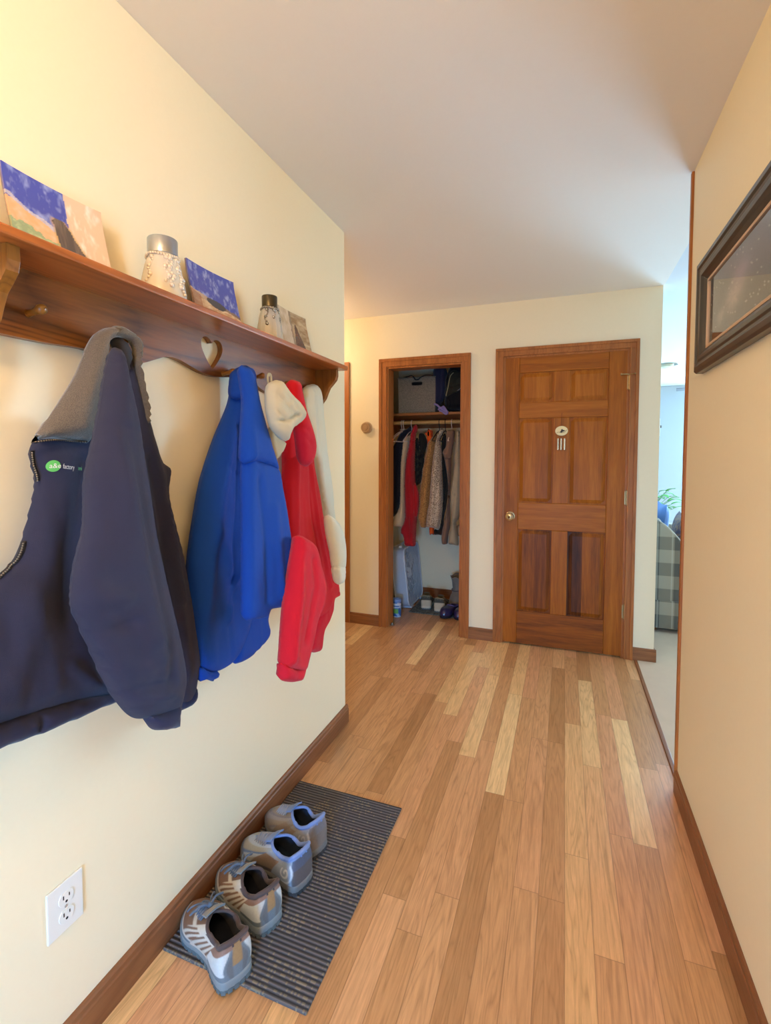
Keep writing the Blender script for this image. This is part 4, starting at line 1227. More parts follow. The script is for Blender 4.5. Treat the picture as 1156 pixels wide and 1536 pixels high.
# ------------------------------------------------------------------ red hooded sweatshirt
red = fabric('red_sweatshirt', srgb(208, 28, 46), .88, 900, .5, .07, .12, fold=.3)
redr = fabric('red_rib', srgb(198, 28, 48), .9, 700, .6, .05, .1)
RJ = thing('sweatshirt', 'red hooded sweatshirt hanging from a peg behind the khaki hat', 'sweatshirt', (.06, 1.6, .52), 'clothes on the shelf pegs')
cloth('back_body', red, [(440, 573), (448, 585), (455, 620), (462, 655), (467, 700), (474, 735), (480, 775), (488, 800), (498, 845), (504, 884), (500, 892), (494, 905), (478, 930), (462, 900), (445, 830), (436, 760), (432, 700), (436, 640)], (.066, 0, 0), 0, .034, .05, RJ,
      [([(466, 700), (478, 790), (496, 880)], .010, .01), ([(458, 720), (470, 800), (486, 890)], -.010, .01)], seed=31, wr=.006)
cloth('front_body', red, [(430, 690), (446, 676), (456, 690), (460, 760), (468, 810), (472, 850), (468, 900), (440, 900), (430, 870), (428, 800), (426, 745)], (.100, 0, 0), 0, .030, .04, RJ, [([(446, 690), (447, 800)], .008, .012), ([(434, 700), (432, 780)], -.006, .008)], seed=32, wr=.005)
cloth('sleeve', red, [(444, 804), (456, 806), (470, 818), (478, 848), (484, 875), (481, 905), (474, 925), (468, 950), (460, 985), (453, 1006), (438, 1006), (422, 1000), (422, 975), (425, 930), (428, 900), (434, 860), (440, 825)], (.100, 0, 0), 8, .028, .03, RJ,
      [([(450, 820), (450, 900), (440, 990)], .012, .016), ([(470, 840), (474, 880), (460, 960)], -.008, .01), ([(445, 808), (470, 822)], -.005, .004)], seed=33, wr=.005)
cloth('cuff', redr, [(421, 994), (440, 1000), (455, 999), (452, 1010), (447, 1021), (434, 1023), (420, 1019), (420, 1006)], (.100, 0, 0), 8, .026, .022, RJ, seed=34, wr=.003, wf=(90, 3))
cloth('lower_back', red, [(484, 905), (498, 888), (505, 884), (506, 894), (498, 900), (496, 915), (490, 932), (482, 948), (478, 975), (466, 978), (462, 970), (468, 940)], (.070, 0, 0), 0, .026, .03, RJ, seed=35, wr=.006)
cloth('hood', red, [(433, 573), (440, 570), (446, 574), (449, 590), (454, 612), (460, 630), (466, 650), (469, 670), (466, 690), (458, 700), (450, 690), (446, 660), (440, 620), (434, 600)], (.108, 0, 0), 4, .026, .03, RJ, [([(442, 590), (452, 640), (460, 690)], .008, .008), ([(450, 636), (462, 645)], -.006, .005), ([(452, 650), (466, 664)], -.006, .005)], seed=36, wr=.005)
b5, s5 = cloth('front_placket', red, [(426, 650), (434, 640), (446, 660), (450, 690), (446, 720), (438, 760), (430, 790), (427, 740), (427, 690)], (.092, 0, 0), 0, .026, .03, RJ, seed=37, wr=.004)

# ------------------------------------------------------------------ white sweater
whf = fabric('mint_white_knit', srgb(222, 230, 220), .9, 700, .5, .05, .3, fold=.3)
WJ = thing('sweater', 'white sweater on the last peg next to the shelf end bracket', 'sweater', (.05, 1.8, .76), 'clothes on the shelf pegs')
cloth('body', whf, [(456, 583), (464, 577), (474, 578), (480, 594), (483, 630), (486, 660), (488, 682), (492, 720), (496, 750), (502, 790), (508, 830), (510, 868), (504, 876), (498, 850), (490, 800), (482, 760), (474, 710), (466, 670), (458, 640), (452, 612)], (.048, 0, 0), 0, .024, .035, WJ, [([(470, 590), (474, 660), (486, 740)], .008, .01), ([(478, 600), (482, 680)], -.006, .006), ([(464, 600), (470, 680)], -.006, .008)], seed=41, wr=.005)
cloth('sleeve', whf, [(489, 775), (496, 774), (506, 785), (512, 800), (515, 822), (514, 850), (509, 858), (501, 854), (497, 830), (491, 800)], (.060, 0, 0), 4, .026, .04, WJ, [([(496, 790), (506, 840)], .006, .01)], seed=42, wr=.005)
cloth('cuff', whf, [(501, 850), (513, 847), (514, 864), (512, 873), (507, 877), (503, 870)], (.066, 0, 0), 4, .022, .02, WJ, seed=43, wr=.002, wf=(90, 3))
cloth('shoulder', whf, [(474, 680), (488, 678), (492, 700), (497, 735), (498, 765), (490, 775), (482, 740), (476, 705)], (.058, 0, 0), 0, .016, .03, WJ, [([(482, 690), (490, 760)], .006, .008)], seed=44, wr=.004)
# ================================================================== closet
cw = wood('closet_wood', srgb(128, 78, 40), srgb(172, 112, 60), 'x', .45, 1.2)
CS = thing('closet_shelf', 'wooden shelf with round end bracket and hanging rod inside the closet', 'shelf', (.02, 4.2, 1.6))
MB().box(-.499, 3.93, 1.700, .549, 4.459, 1.722).build('shelf_board', cw, CS, bevel=.003)
MB().box(-.499, 4.44, 1.62, .549, 4.459, 1.70).build('cleat', cw, CS, bevel=.002)
for x in (-.499, .528):
    bpr = [(3.94, 1.70), (4.44, 1.70), (4.44, 1.58), (4.12, 1.50), (4.02, 1.49), (3.95, 1.53), (3.925, 1.60), (3.93, 1.66)]
    MB().prism(bpr, lambda u, v, x=x: (x, u, v), lambda u, v, x=x: (x + .021, u, v)).build('end_bracket', cw, CS, bevel=.003)
MB().lathe([(.0165, -.478), (.0165, .528)], (0, 4.02, 1.645), 'x', 20).build('rod', wood('rod_wood', srgb(168, 126, 70), srgb(206, 168, 106), 'x', .45, 1.5), CS, smooth=True, angle=50)

# storage bin on the shelf
binf = fabric('linen_bin', srgb(152, 142, 126), .95, 420, .7, .06, .1, col2=srgb(124, 116, 102), speck=220)
BN = thing('storage_bin', 'grey beige fabric storage bin with cut-out handle on the closet shelf', 'storage bin', (-.14, 4.16, 1.722))
x0, x1, y0, y1, z0, z1 = -.338, -.012, 3.985, 4.30, 1.7222, 2.028
hole = [(-.172 + .045 * math.copysign(min(1, abs(math.cos(a)) * 1.25), math.cos(a)), 1.975 + .012 * math.copysign(min(1, abs(math.sin(a)) * 1.25), math.sin(a))) for a in [2 * PI * k / 24 for k in range(24)]]
MB().prism([(x0, z0), (x1, z0), (x1 + .004, z1), (x0 - .004, z1)], lambda u, v: (u, y0, v), lambda u, v: (u, y0 + .006, v), [hole]).build('front_panel', binf, BN, bevel=.001)
m = MB().box(x0, y0 + .006, z0, x0 + .006, y1, z1).box(x1 - .006, y0 + .006, z0, x1, y1, z1).box(x0 + .006, y1 - .006, z0, x1 - .006, y1, z1).box(x0 + .006, y0 + .006, z0, x1 - .006, y1 - .006, z0 + .006)
m.build('body', binf, BN, bevel=.001)
m = MB(); rim = [(x0 - .004, y0 - .001), (x1 + .004, y0 - .001), (x1 + .002, y1), (x0 - .002, y1)]
m.tube([(x, y, z1) for x, y in rim], .0045, 6, True); m.build('rim', fabric('bin_binding', srgb(134, 126, 112), .95, 500), BN, smooth=True)
m = MB().tube([(hx, y0 - .001, hz) for hx, hz in hole], .003, 6, True); m.build('handle_trim', plain('bin_handle_trim', srgb(36, 32, 30), .7), BN, smooth=True)
tag(MB().box(-.30, 4.02, 1.745, -.05, 4.26, 1.995).build('bin_shade_block', fabric('bin_shade', srgb(40, 36, 36), .95), bevel=.03, seg=4), 'added dark block standing in for the shade behind the bin handle slot', 'filler')  # dark filler inside the bin, its colour stands in for shade
bl = fabric('belt_webbing', srgb(44, 38, 44), .8, 700)
m = MB().tube(spline([(-.31, 4.05, 2.043), (-.225, 4.0, 2.046), (-.195, 3.973, 2.024), (-.180, 3.970, 2.006), (-.155, 3.970, 2.008), (-.135, 3.973, 2.026), (-.09, 4.0, 2.046), (-.04, 4.05, 2.046)], 6), .008, 6, False, .004)
tag(m.build('webbing_strap', bl, smooth=True), 'dark webbing strap sagging over the front rim of the storage bin', 'strap')

# bags at the right end of the shelf
nylon = fabric('midnight_nylon', srgb(42, 44, 72), .6, 1200, .4, .15, .2, fold=.6)
olive = fabric('dark_olive_nylon', srgb(50, 50, 40), .6, 1200, .4, .2, .15, fold=.6)
blkn = fabric('black_nylon', srgb(22, 21, 26), .65, 1200, .4, .2, .15, fold=.6)
BG = thing('duffel_bag', 'dark navy nylon bag squeezed beside the storage bin on the closet shelf', 'bag', (.06, 4.10, 1.722), 'bags on the closet shelf')
cloth('body', nylon, [(650, 556), (656, 548), (664, 550), (670, 556), (670, 575), (668, 592), (663, 604), (656, 612), (650, 608), (649, 590)], (0, 4.06, 0), 90, .07, .05, BG, [([(654, 556), (654, 606)], .012, .01), ([(661, 556), (659, 600)], -.014, .008), ([(666, 560), (664, 596)], .01, .008)], seed=51, wr=.01, res=.011)
BP = thing('backpack', 'black and olive backpack with pale piping at the closet shelf right end', 'backpack', (.2, 4.10, 1.722), 'bags on the closet shelf')
cloth('body', blkn, [(668, 575), (672, 560), (680, 548), (700, 546), (705, 560), (706, 600), (704, 618), (690, 617), (676, 617), (668, 612)], (0, 4.10, 0), 90, .11, .06, BP, seed=52, wr=.012, res=.011)
g1, sg = cloth('flap', olive, [(667, 590), (671, 574), (674, 560), (680, 555), (692, 558), (704, 556), (704, 574), (696, 582), (686, 588), (677, 592), (670, 597)], (0, 3.995, 0), 90, .022, .03, BP, [([(672, 590), (684, 570), (700, 560)], .008, .01), ([(676, 580), (700, 572)], -.006, .006)], seed=53, wr=.008, res=.009)
strip('piping', plain('piping_pale', srgb(176, 172, 130), .6), sg, [(669, 594), (672, 580), (675, 565), (680, 559)], .007, BP)
strip('piping', plain('piping_grey', srgb(132, 130, 146), .6), sg, [(686, 586), (694, 580), (702, 572)], .009, BP)
m = MB().tube(spline([at(*p, (0, 3.965, 0), (0, 1, 0)) for p in [(672, 600), (673, 607), (671, 614), (675, 618)]], 5), .008, 6, False, .004); m.build('strap', blkn, BP, smooth=True)
lil = fabric('lilac_yarn', srgb(140, 128, 184), .95, 500, .6, .2, .4)
m = MB()
for pts in ([(651, 606), (656, 608), (660, 612), (665, 615), (670, 619)], [(657, 615), (660, 612), (664, 611), (668, 614), (671, 619), (668, 621), (663, 617), (659, 616)], [(664, 609), (667, 612), (668, 617)]):
    m.tube(spline([at(*p, (0, 3.918, 0), (0, 1, 0)) for p in pts], 5), .0085, 7)
tag(m.build('knotted_scarf', lil, smooth=True), 'lilac and white knotted scarf end hanging over the closet shelf edge', 'scarf')


# garments on hangers
def hanger(px, pz, label, y=4.02, w=.40, mat=None, ang=0, tilt=0):
    x = at(px, 632, (0, y, 0), (0, 1, 0)).x
    m = MB(); r = .021; zr = 1.645
    hook = [(x, y + r * math.cos(a), zr + r * math.sin(a)) for a in [PI * (-.15 + 1.15 * k / 10) for k in range(11)]]
    hook += [(x, y - r * .6, zr - .030), (x, y, zr - .045), (x, y, zr - .075)]
    m.tube(spline(hook, 3), .0032, 6)
    t = math.radians(ang); dx, dy = math.sin(t) * w / 2, math.cos(t) * w / 2
    a, b, c = (x - dx, y - dy, zr - .165 - tilt), (x + dx, y + dy, zr - .165 + tilt), (x, y, zr - .075)
    m.tube(spline([c, (x - dx * .35, y - dy * .35, zr - .092), a], 4), .0045, 6).tube(spline([c, (x + dx * .35, y + dy * .35, zr - .092), b], 4), .0045, 6)
    m.tube([a, b], .0038, 6)
    o = m.build('clothes_hanger', mat or hang_w, smooth=True)
    return tag(o, label, 'hanger', 'hangers on the closet rod')


hang_w = plain('white_hanger', srgb(226, 206, 196), .35)
hang_d = plain('dark_hanger', srgb(40, 36, 36), .4)
hanger(602.5, 0, 'white plastic hanger leftmost on the closet rod', ang=14)
hanger(605.5, 0, 'white plastic hanger second from the left holding the black jacket', ang=14)
hanger(617.5, 0, 'white plastic hanger in front of the cream coat and red jacket', ang=4)
hanger(677.5, 0, 'white plastic hanger above the brown coat', ang=-4)
hanger(659, 0, 'dark hanger above the speckled cardigan', mat=hang_d, ang=4)
hanger(668, 0, 'dark hanger between the cardigan and the brown coat', mat=hang_d)

gz = lambda pts: [(575 + a / 7.315, 620 + b / 7.315) for a, b in pts]


def gar(name, label, cat, mat, outl, y, T, R, folds=(), seed=0, wr=.006, parts=(), bk=None, ln=0):
    G = thing(name, label, cat, (at(*gz(outl)[0], (0, y, 0), (0, 1, 0)).x, y, 1.0), 'clothes on the closet rod')
    cloth('body', mat, gz(outl), (0, y, 0), 90, T, R, G, [(gz(f[0]), f[1], f[2]) for f in folds], bk=bk, seed=seed, wr=wr, res=.012)
    for k, (pn, pm, po, py, pT, pR, pf) in enumerate(parts):
        cloth(pn, pm, gz(po), (0, py, 0), 90, pT, pR, G, [(gz(f[0]), f[1], f[2]) for f in pf], seed=seed + k + .5, wr=wr * .8, res=.010)
    return G


blkj = fabric('black_wool', srgb(34, 36, 50), .85, 700, .4, .12, .2, fold=.5)
cremf = fabric('cream_fleece', srgb(232, 206, 166), .95, 420, .6, .07, .4, fold=.4)
redn = fabric('crimson_shell', srgb(176, 28, 38), .7, 1200, .45, .10, .2, fold=.5)
patt = fabric('dark_camo', srgb(52, 54, 46), .85, 900, .4, .1, .1, col2=srgb(28, 28, 32), speck=28)
org = fabric('blaze_orange', srgb(240, 98, 30), .7, 1000, .4, .08, .1)
tanf = fabric('tan_fleece', srgb(184, 138, 82), .98, 420, .7, .10, .4, col2=srgb(134, 98, 56), speck=130)
knit = fabric('speckled_knit', srgb(208, 190, 164), .98, 300, .8, .08, .3, col2=srgb(132, 112, 94), speck=120)
brn = fabric('brown_canvas', srgb(138, 106, 86), .85, 900, .5, .10, .2, fold=.6)
grn = fabric('grey_green_cotton', srgb(170, 156, 130), .85, 900, .5, .08, .15, fold=.6)
dkb = fabric('charcoal_cloth', srgb(44, 40, 36), .9, 800, .4, .12, .1, fold=.4)

gar('black_jacket', 'black jacket at the left end of the closet rod', 'jacket', blkj, [(225, 185), (262, 170), (300, 135), (312, 150), (285, 230), (240, 275), (218, 330), (200, 430), (194, 600), (190, 800), (186, 960), (178, 1010), (150, 1080), (112, 1132), (98, 1110), (96, 700), (96, 400), (118, 350), (150, 290), (190, 220)], 4.05, .075, .05, [([(170, 300), (140, 700), (120, 1050)], .02, .02), ([(185, 350), (165, 700), (160, 1000)], -.015, .015)], 61)
gar('cream_coat', 'long cream fleece coat between the black and red jackets in the closet', 'coat', cremf, [(298, 245), (262, 250), (232, 285), (218, 330), (207, 420), (194, 560), (188, 760), (185, 960), (165, 1060), (130, 1120), (108, 1190), (106, 1236), (170, 1242), (232, 1242), (246, 1180), (262, 1000), (262, 700), (275, 420), (300, 300)], 4.00, .065, .04, [([(225, 420), (212, 800), (200, 1150)], .015, .02), ([(240, 340), (262, 330)], -.006, .006)], 62)
gar('red_jacket', 'crimson red jacket hanging lower than its neighbours, over the box fan', 'jacket', redn, [(350, 125), (362, 128), (374, 160), (368, 190), (352, 240), (348, 320), (345, 420), (340, 560), (345, 680), (355, 780), (378, 850), (390, 920), (388, 1010), (375, 1100), (366, 1160), (360, 1260), (355, 1340), (352, 1400), (345, 1455), (290, 1458), (240, 1450), (228, 1380), (218, 1330), (200, 1325), (196, 1260), (225, 1200), (238, 1140), (236, 980), (232, 780), (240, 610), (258, 470), (278, 370), (292, 290), (305, 220), (325, 160)], 3.93, .062, .035,
    [([(320, 250), (290, 500), (300, 900), (310, 1400)], .018, .014), ([(335, 500), (325, 800), (350, 1050)], -.014, .01), ([(262, 500), (256, 800), (262, 1140)], .012, .012), ([(310, 330), (318, 700), (312, 900)], -.012, .008), ([(300, 1000), (330, 1120), (370, 1140)], -.010, .008)], 63,
    parts=[('sleeve', redn, [(345, 760), (362, 790), (384, 860), (390, 930), (388, 1010), (374, 1120), (355, 1140), (335, 1110), (318, 1020), (318, 900), (326, 800)], 3.895, .03, .03, [([(350, 800), (352, 1100)], .008, .01)]), ('hood', redn, [(352, 122), (366, 130), (374, 160), (366, 200), (345, 240), (320, 250), (304, 236), (312, 195), (330, 150)], 3.92, .05, .03, [([(350, 140), (335, 230)], -.008, .007)])])
gar('patterned_jacket', 'dark patterned jacket partly hidden right of the red jacket', 'jacket', patt, [(356, 290), (372, 270), (385, 300), (398, 420), (425, 430), (440, 470), (446, 540), (440, 580), (424, 620), (420, 700), (404, 762), (372, 790), (352, 780), (348, 620), (350, 420)], 4.04, .06, .035, [([(370, 300), (372, 700)], .012, .012), ([(400, 480), (390, 740)], -.012, .01)], 64)
gar('dark_vest', 'dark vest hanging behind the orange item on the closet rod', 'vest', dkb, [(390, 230), (420, 215), (450, 235), (470, 280), (478, 340), (455, 430), (435, 500), (415, 470), (400, 400), (388, 300)], 4.08, .05, .03, seed=65)
gar('orange_vest', 'blaze orange vest whose collar and hem show behind the tan fleece and cardigan', 'vest', org, [(490, 165), (505, 178), (528, 186), (540, 205), (542, 300), (556, 500), (558, 800), (557, 1100), (556, 1318), (530, 1322), (504, 1320), (500, 1100), (496, 800), (490, 500), (480, 330), (474, 300), (470, 250), (452, 222), (462, 210), (478, 205)], 4.02, .035, .025, [([(492, 175), (492, 260), (482, 320)], -.012, .008), ([(506, 190), (520, 240)], .008, .008)], 66,
    parts=[('neck_opening', dkb, [(486, 200), (494, 195), (500, 215), (498, 245), (488, 252), (482, 230)], 3.985, .008, .008, [])])
gar('tan_fleece', 'mustard tan fleece left of the speckled cardigan in the closet', 'fleece', tanf, [(582, 236), (560, 244), (535, 262), (512, 292), (490, 322), (474, 380), (462, 460), (440, 570), (425, 680), (408, 780), (398, 860), (397, 960), (392, 1050), (376, 1130), (392, 1180), (412, 1246), (440, 1256), (470, 1246), (505, 1120), (525, 900), (545, 620), (570, 420), (590, 300)], 3.945, .06, .04, [([(520, 300), (480, 600), (450, 900), (440, 1200)], .016, .016), ([(545, 330), (505, 700), (470, 1180)], -.014, .012)], 67)
gar('speckled_cardigan', 'speckled grey beige knitted cardigan in the middle of the closet rod', 'cardigan', knit, [(650, 178), (660, 190), (640, 240), (622, 300), (632, 360), (640, 450), (642, 560), (640, 680), (646, 780), (652, 880), (648, 980), (640, 1080), (628, 1160), (618, 1200), (606, 1268), (560, 1258), (500, 1250), (472, 1244), (474, 1160), (486, 1060), (502, 980), (512, 860), (520, 740), (530, 620), (544, 500), (560, 390), (574, 310), (590, 250), (612, 200), (635, 170)], 3.905, .066, .045,
    [([(600, 240), (575, 500), (545, 900), (520, 1230)], .018, .02), ([(625, 330), (618, 700), (600, 1200)], .014, .014), ([(600, 320), (585, 700), (560, 1200)], -.010, .012)], 68,
    parts=[('collar', knit, [(640, 165), (658, 180), (655, 205), (632, 250), (612, 280), (600, 262), (608, 220), (622, 185)], 3.885, .03, .025, [])])
gar('charcoal_coat', 'charcoal coat squeezed between the speckled cardigan and the brown coat', 'coat', dkb, [(662, 228), (684, 235), (698, 300), (690, 420), (690, 560), (704, 700), (706, 860), (690, 1020), (668, 1120), (656, 1240), (648, 1330), (600, 1330), (556, 1330), (560, 1272), (610, 1270), (640, 1120), (654, 920), (648, 700), (640, 480), (636, 320)], 4.00, .06, .035, [([(670, 400), (675, 900), (640, 1250)], .014, .012)], 70)
gar('brown_coat', 'long brown canvas coat under the right white hanger', 'coat', brn, [(690, 200), (715, 188), (742, 182), (766, 184), (782, 195), (780, 250), (766, 310), (752, 400), (744, 470), (742, 600), (740, 760), (728, 900), (730, 1060), (734, 1220), (716, 1310), (708, 1380), (700, 1430), (646, 1434), (636, 1370), (645, 1280), (664, 1200), (688, 1090), (705, 960), (708, 820), (700, 700), (686, 600), (668, 500), (650, 440), (655, 410), (680, 370), (690, 300)], 3.95, .06, .04,
    [([(725, 220), (710, 420), (722, 700), (712, 1000), (690, 1350)], .016, .014), ([(745, 250), (728, 470)], -.012, .01), ([(660, 480), (700, 485), (742, 465)], -.010, .008)], 71,
    parts=[('cape', brn, [(694, 205), (740, 184), (776, 196), (772, 290), (756, 400), (744, 470), (712, 500), (680, 495), (652, 440), (660, 400), (684, 360)], 3.91, .035, .03, [([(725, 220), (700, 440)], .010, .012), ([(660, 440), (720, 460)], .006, .01)])])
gar('grey_green_jacket', 'grey green cotton jacket at the right end of the closet rod', 'jacket', grn, [(806, 190), (826, 190), (850, 230), (862, 330), (862, 700), (862, 1000), (830, 1140), (800, 1200), (812, 1300), (824, 1380), (820, 1448), (770, 1440), (718, 1434), (716, 1370), (732, 1280), (748, 1200), (744, 1080), (736, 960), (740, 860), (756, 740), (772, 620), (780, 540), (776, 500), (784, 400), (795, 290), (800, 230)], 3.90, .055, .035,
    [([(830, 230), (812, 500), (800, 900), (780, 1200)], .016, .012), ([(810, 560), (792, 800), (770, 1000)], -.014, .010), ([(775, 552), (805, 530)], -.008, .006), ([(745, 940), (770, 920), (800, 880)], -.008, .007), ([(745, 1280), (770, 1300), (810, 1290)], -.006, .008)], 72)
gar('tan_garment', 'tan cloth garment showing at the right jamb of the closet', 'garment', fabric('warm_tan', srgb(184, 146, 110), .9, 800, .4), [(800, 1245), (820, 1225), (860, 1230), (862, 1340), (830, 1350), (800, 1320)], 3.96, .03, .02, seed=73)

# ---- box fan
fanp = plain('pale_blue_fan_shell', srgb(186, 202, 222), .35, .1)
fang = plain('fan_grille_white', srgb(206, 220, 234), .35)
BF = thing('box_fan', 'pale blue grey box fan leaning on the left closet wall', 'fan', (-.31, 4.2, .008))
FX0, FX1, FY0, FY1, FZ0, FZ1 = -.352, -.238, 3.985, 4.435, .012, .535
LEAN = .105


def fp(x, y, z): return (x - z * LEAN, y, z + (x - FX0) * LEAN * .6)


def rrect(a0, a1, b0, b1, r, k=6):
    out = []
    for cx_, cy_, s in ((a1 - r, b1 - r, 0), (a0 + r, b1 - r, 1), (a0 + r, b0 + r, 2), (a1 - r, b0 + r, 3)):
        for i in range(k + 1):
            t = PI / 2 * (s + i / k); out.append((cx_ + r * math.cos(t), cy_ + r * math.sin(t)))
    return out


o_, i_ = rrect(FY0, FY1, FZ0, FZ1, .07), rrect(FY0 + .004, FY1 - .004, FZ0 + .004, FZ1 - .004, .066)
MB().prism(o_, lambda u, v: fp(FX0, u, v), lambda u, v: fp(FX1, u, v), [i_]).build('housing', fanp, BF, smooth=True, angle=40)
for nm, xx in (('front_grille', FX1), ('rear_grille', FX0)):
    m = MB().tube([fp(xx, u, v) for u, v in rrect(FY0 + .004, FY1 - .004, FZ0 + .004, FZ1 - .004, .066)], .0075, 8, True)
    for k in range(1, 14):
        y = FY0 + (FY1 - FY0) * k / 14; d = min(y - FY0, FY1 - y); e = .07 - math.sqrt(max(0, .07 ** 2 - max(0, .07 - d) ** 2)) if d < .07 else 0
        s = .004 if xx == FX1 else -.004
        m.tube([fp(xx + s * .4, y, FZ0 + e + .006), fp(xx + s, y, (FZ0 + FZ1) / 2), fp(xx + s * .4, y, FZ1 - e - .006)], .0024, 6)
    for rr in (.19, .11):
        m.tube([fp(xx - (.003 if xx == FX1 else -.003), (FY0 + FY1) / 2 + rr * math.cos(t), (FZ0 + FZ1) / 2 + rr * math.sin(t)) for t in [2 * PI * q / 40 for q in range(40)]], .002, 5, True)
    m.build(nm, fang, BF, smooth=True)
cy_, cz_ = (FY0 + FY1) / 2, (FZ0 + FZ1) / 2
m = MB()
for k in range(5):
    a = 2 * PI * k / 5; rows = []
    for q in range(6):
        r = .03 + .165 * q / 5; wd = .34 + .30 * q / 5
        rows.append([fp(-.295 + .030 * (2 * t - 1) * (1 - .3 * q / 5), cy_ + r * math.cos(a + wd * (2 * t - 1)), cz_ + r * math.sin(a + wd * (2 * t - 1))) for t in (0, .25, .5, .75, 1)])
    m.grid(rows)
bl_ = m.build('blades', plain('fan_blade_blue', srgb(70, 92, 124), .4), BF, smooth=True)
md = bl_.modifiers.new('thick', 'SOLIDIFY'); md.thickness = .003
m = MB().lathe([(.001, -.03), (.045, -.028), (.05, -.01), (.05, .02), (.03, .03), (.001, .031)], (0, 0, 0), 'x', 24, False); m.v = [fp(-.295 + p[0], cy_ + p[1], cz_ + p[2]) for p in m.v]; m.build('motor_hub', fang, BF, smooth=True, angle=40)
for y in (FY0 + .08, FY1 - .08): MB().hexa([fp(x, yy, z) for z in (-.001, FZ0 + .004) for x, yy in ((FX0 - .004, y - .03), (FX1 + .012, y - .03), (FX1 + .012, y + .03), (FX0 - .004, y + .03))]).build('foot', fanp, BF, bevel=.003)
m = MB().lathe([(.014, 0), (.014, .012), (.011, .016), (.001, .017)], (0, 0, 0), 'z', 18, False); m.v = [fp(-.285 + p[0], 4.06 + p[1], FZ1 - .001 + p[2]) for p in m.v]; m.build('speed_knob', plain('knob_white', (.85, .86, .88), .3), BF, smooth=True, angle=40)
m = MB().tube(spline([fp(-.295, 4.13, FZ1), fp(-.295, 4.14, FZ1 + .02), fp(-.295, 4.21, FZ1 + .026), fp(-.295, 4.28, FZ1 + .02), fp(-.295, 4.29, FZ1)], 5), .008, 8); m.build('carry_handle', fanp, BF, smooth=True)

# ---- wipes tub
def tubcol(p):
    a = math.atan2(p[1] - 3.80, p[0] + .285); z = p[2]
    if z > .128: return srgb(70, 116, 196)
    if .100 < z < .120: return srgb(224, 232, 240)
    if .035 < z < .075 and -2.1 < a < -.9: return srgb(110, 180, 96)
    if z < .012 or .080 < z < .092: return srgb(190, 210, 232)
    return srgb(62, 112, 184) if (math.sin(a * 3 + z * 60) > -.5) else srgb(170, 196, 226)


TB = thing('cleaning_tub', 'blue and white plastic tub with a green label patch by the closet jamb', 'tub', (-.285, 3.80, .001))
m = MB(); pr = [(.034, 0)] + [(.036, z / 1000) for z in range(2, 128, 3)] + [(.0365, .128)]
m.lathe(pr, (-.285, 3.80, .001), 'z', 72); m.build('body', vcol('tub_label', .35, var=.03), TB, smooth=True, angle=50, cols=[tubcol(p) for p in m.v])
m = MB().lathe([(.0375, .126), (.039, .130), (.039, .148), (.036, .152), (.020, .153), (.018, .157), (.001, .158)], (-.285, 3.80, .001), 'z', 40, False)
m.build('lid', plain('tub_lid', srgb(120, 152, 206), .35), TB, smooth=True, angle=40)

# ---- closet mat and footwear
cm = MB().box(-.225, 3.935, .0005, .19, 4.40, .007).build('boot_mat', fabric('speckled_mat', srgb(70, 80, 84), .95, 260, .9, .1, .1, col2=srgb(118, 128, 124), speck=90), bevel=.002)
tag(cm, 'dark speckled mat on the closet floor under the shoes', 'mat')


def paint_beige(u, v, w):
    if u < .22 and v < .55: return P_((198, 188, 164))
    if v < .12: return P_((186, 178, 156))
    if v > .82: return P_((88, 86, 74))
    return P_((122, 116, 98)) if ((u * 11 + v * 2) % 2) < 1.2 else P_((78, 76, 66))


palD = dict(outsole=grey_rub, midsole=plain('cream_foam', srgb(206, 200, 180), .7), paint=paint_beige, upper=upm, collar=fabric('sage_collar', srgb(136, 132, 108), .9, 600), lining=fabric('dark_grey_lining', srgb(44, 46, 46), .95, 700), tongue=fabric('sage_tongue', srgb(128, 124, 104), .9, 600), laces=fabric('sage_lace', srgb(140, 136, 116), .9, 1200))
gS = 'sneakers on the closet mat'
shoe('sneaker', 'beige and grey sneaker beside the box fan on the closet mat', (-.096, 4.035), (-.150, 4.295), 1, palD, gS, zb=.0072, bow=False)
shoe('sneaker', 'beige and grey sneaker between its mate and the purple clogs', (.030, 3.995), (.004, 4.265), -1, palD, gS, zb=.0072, bow=False)


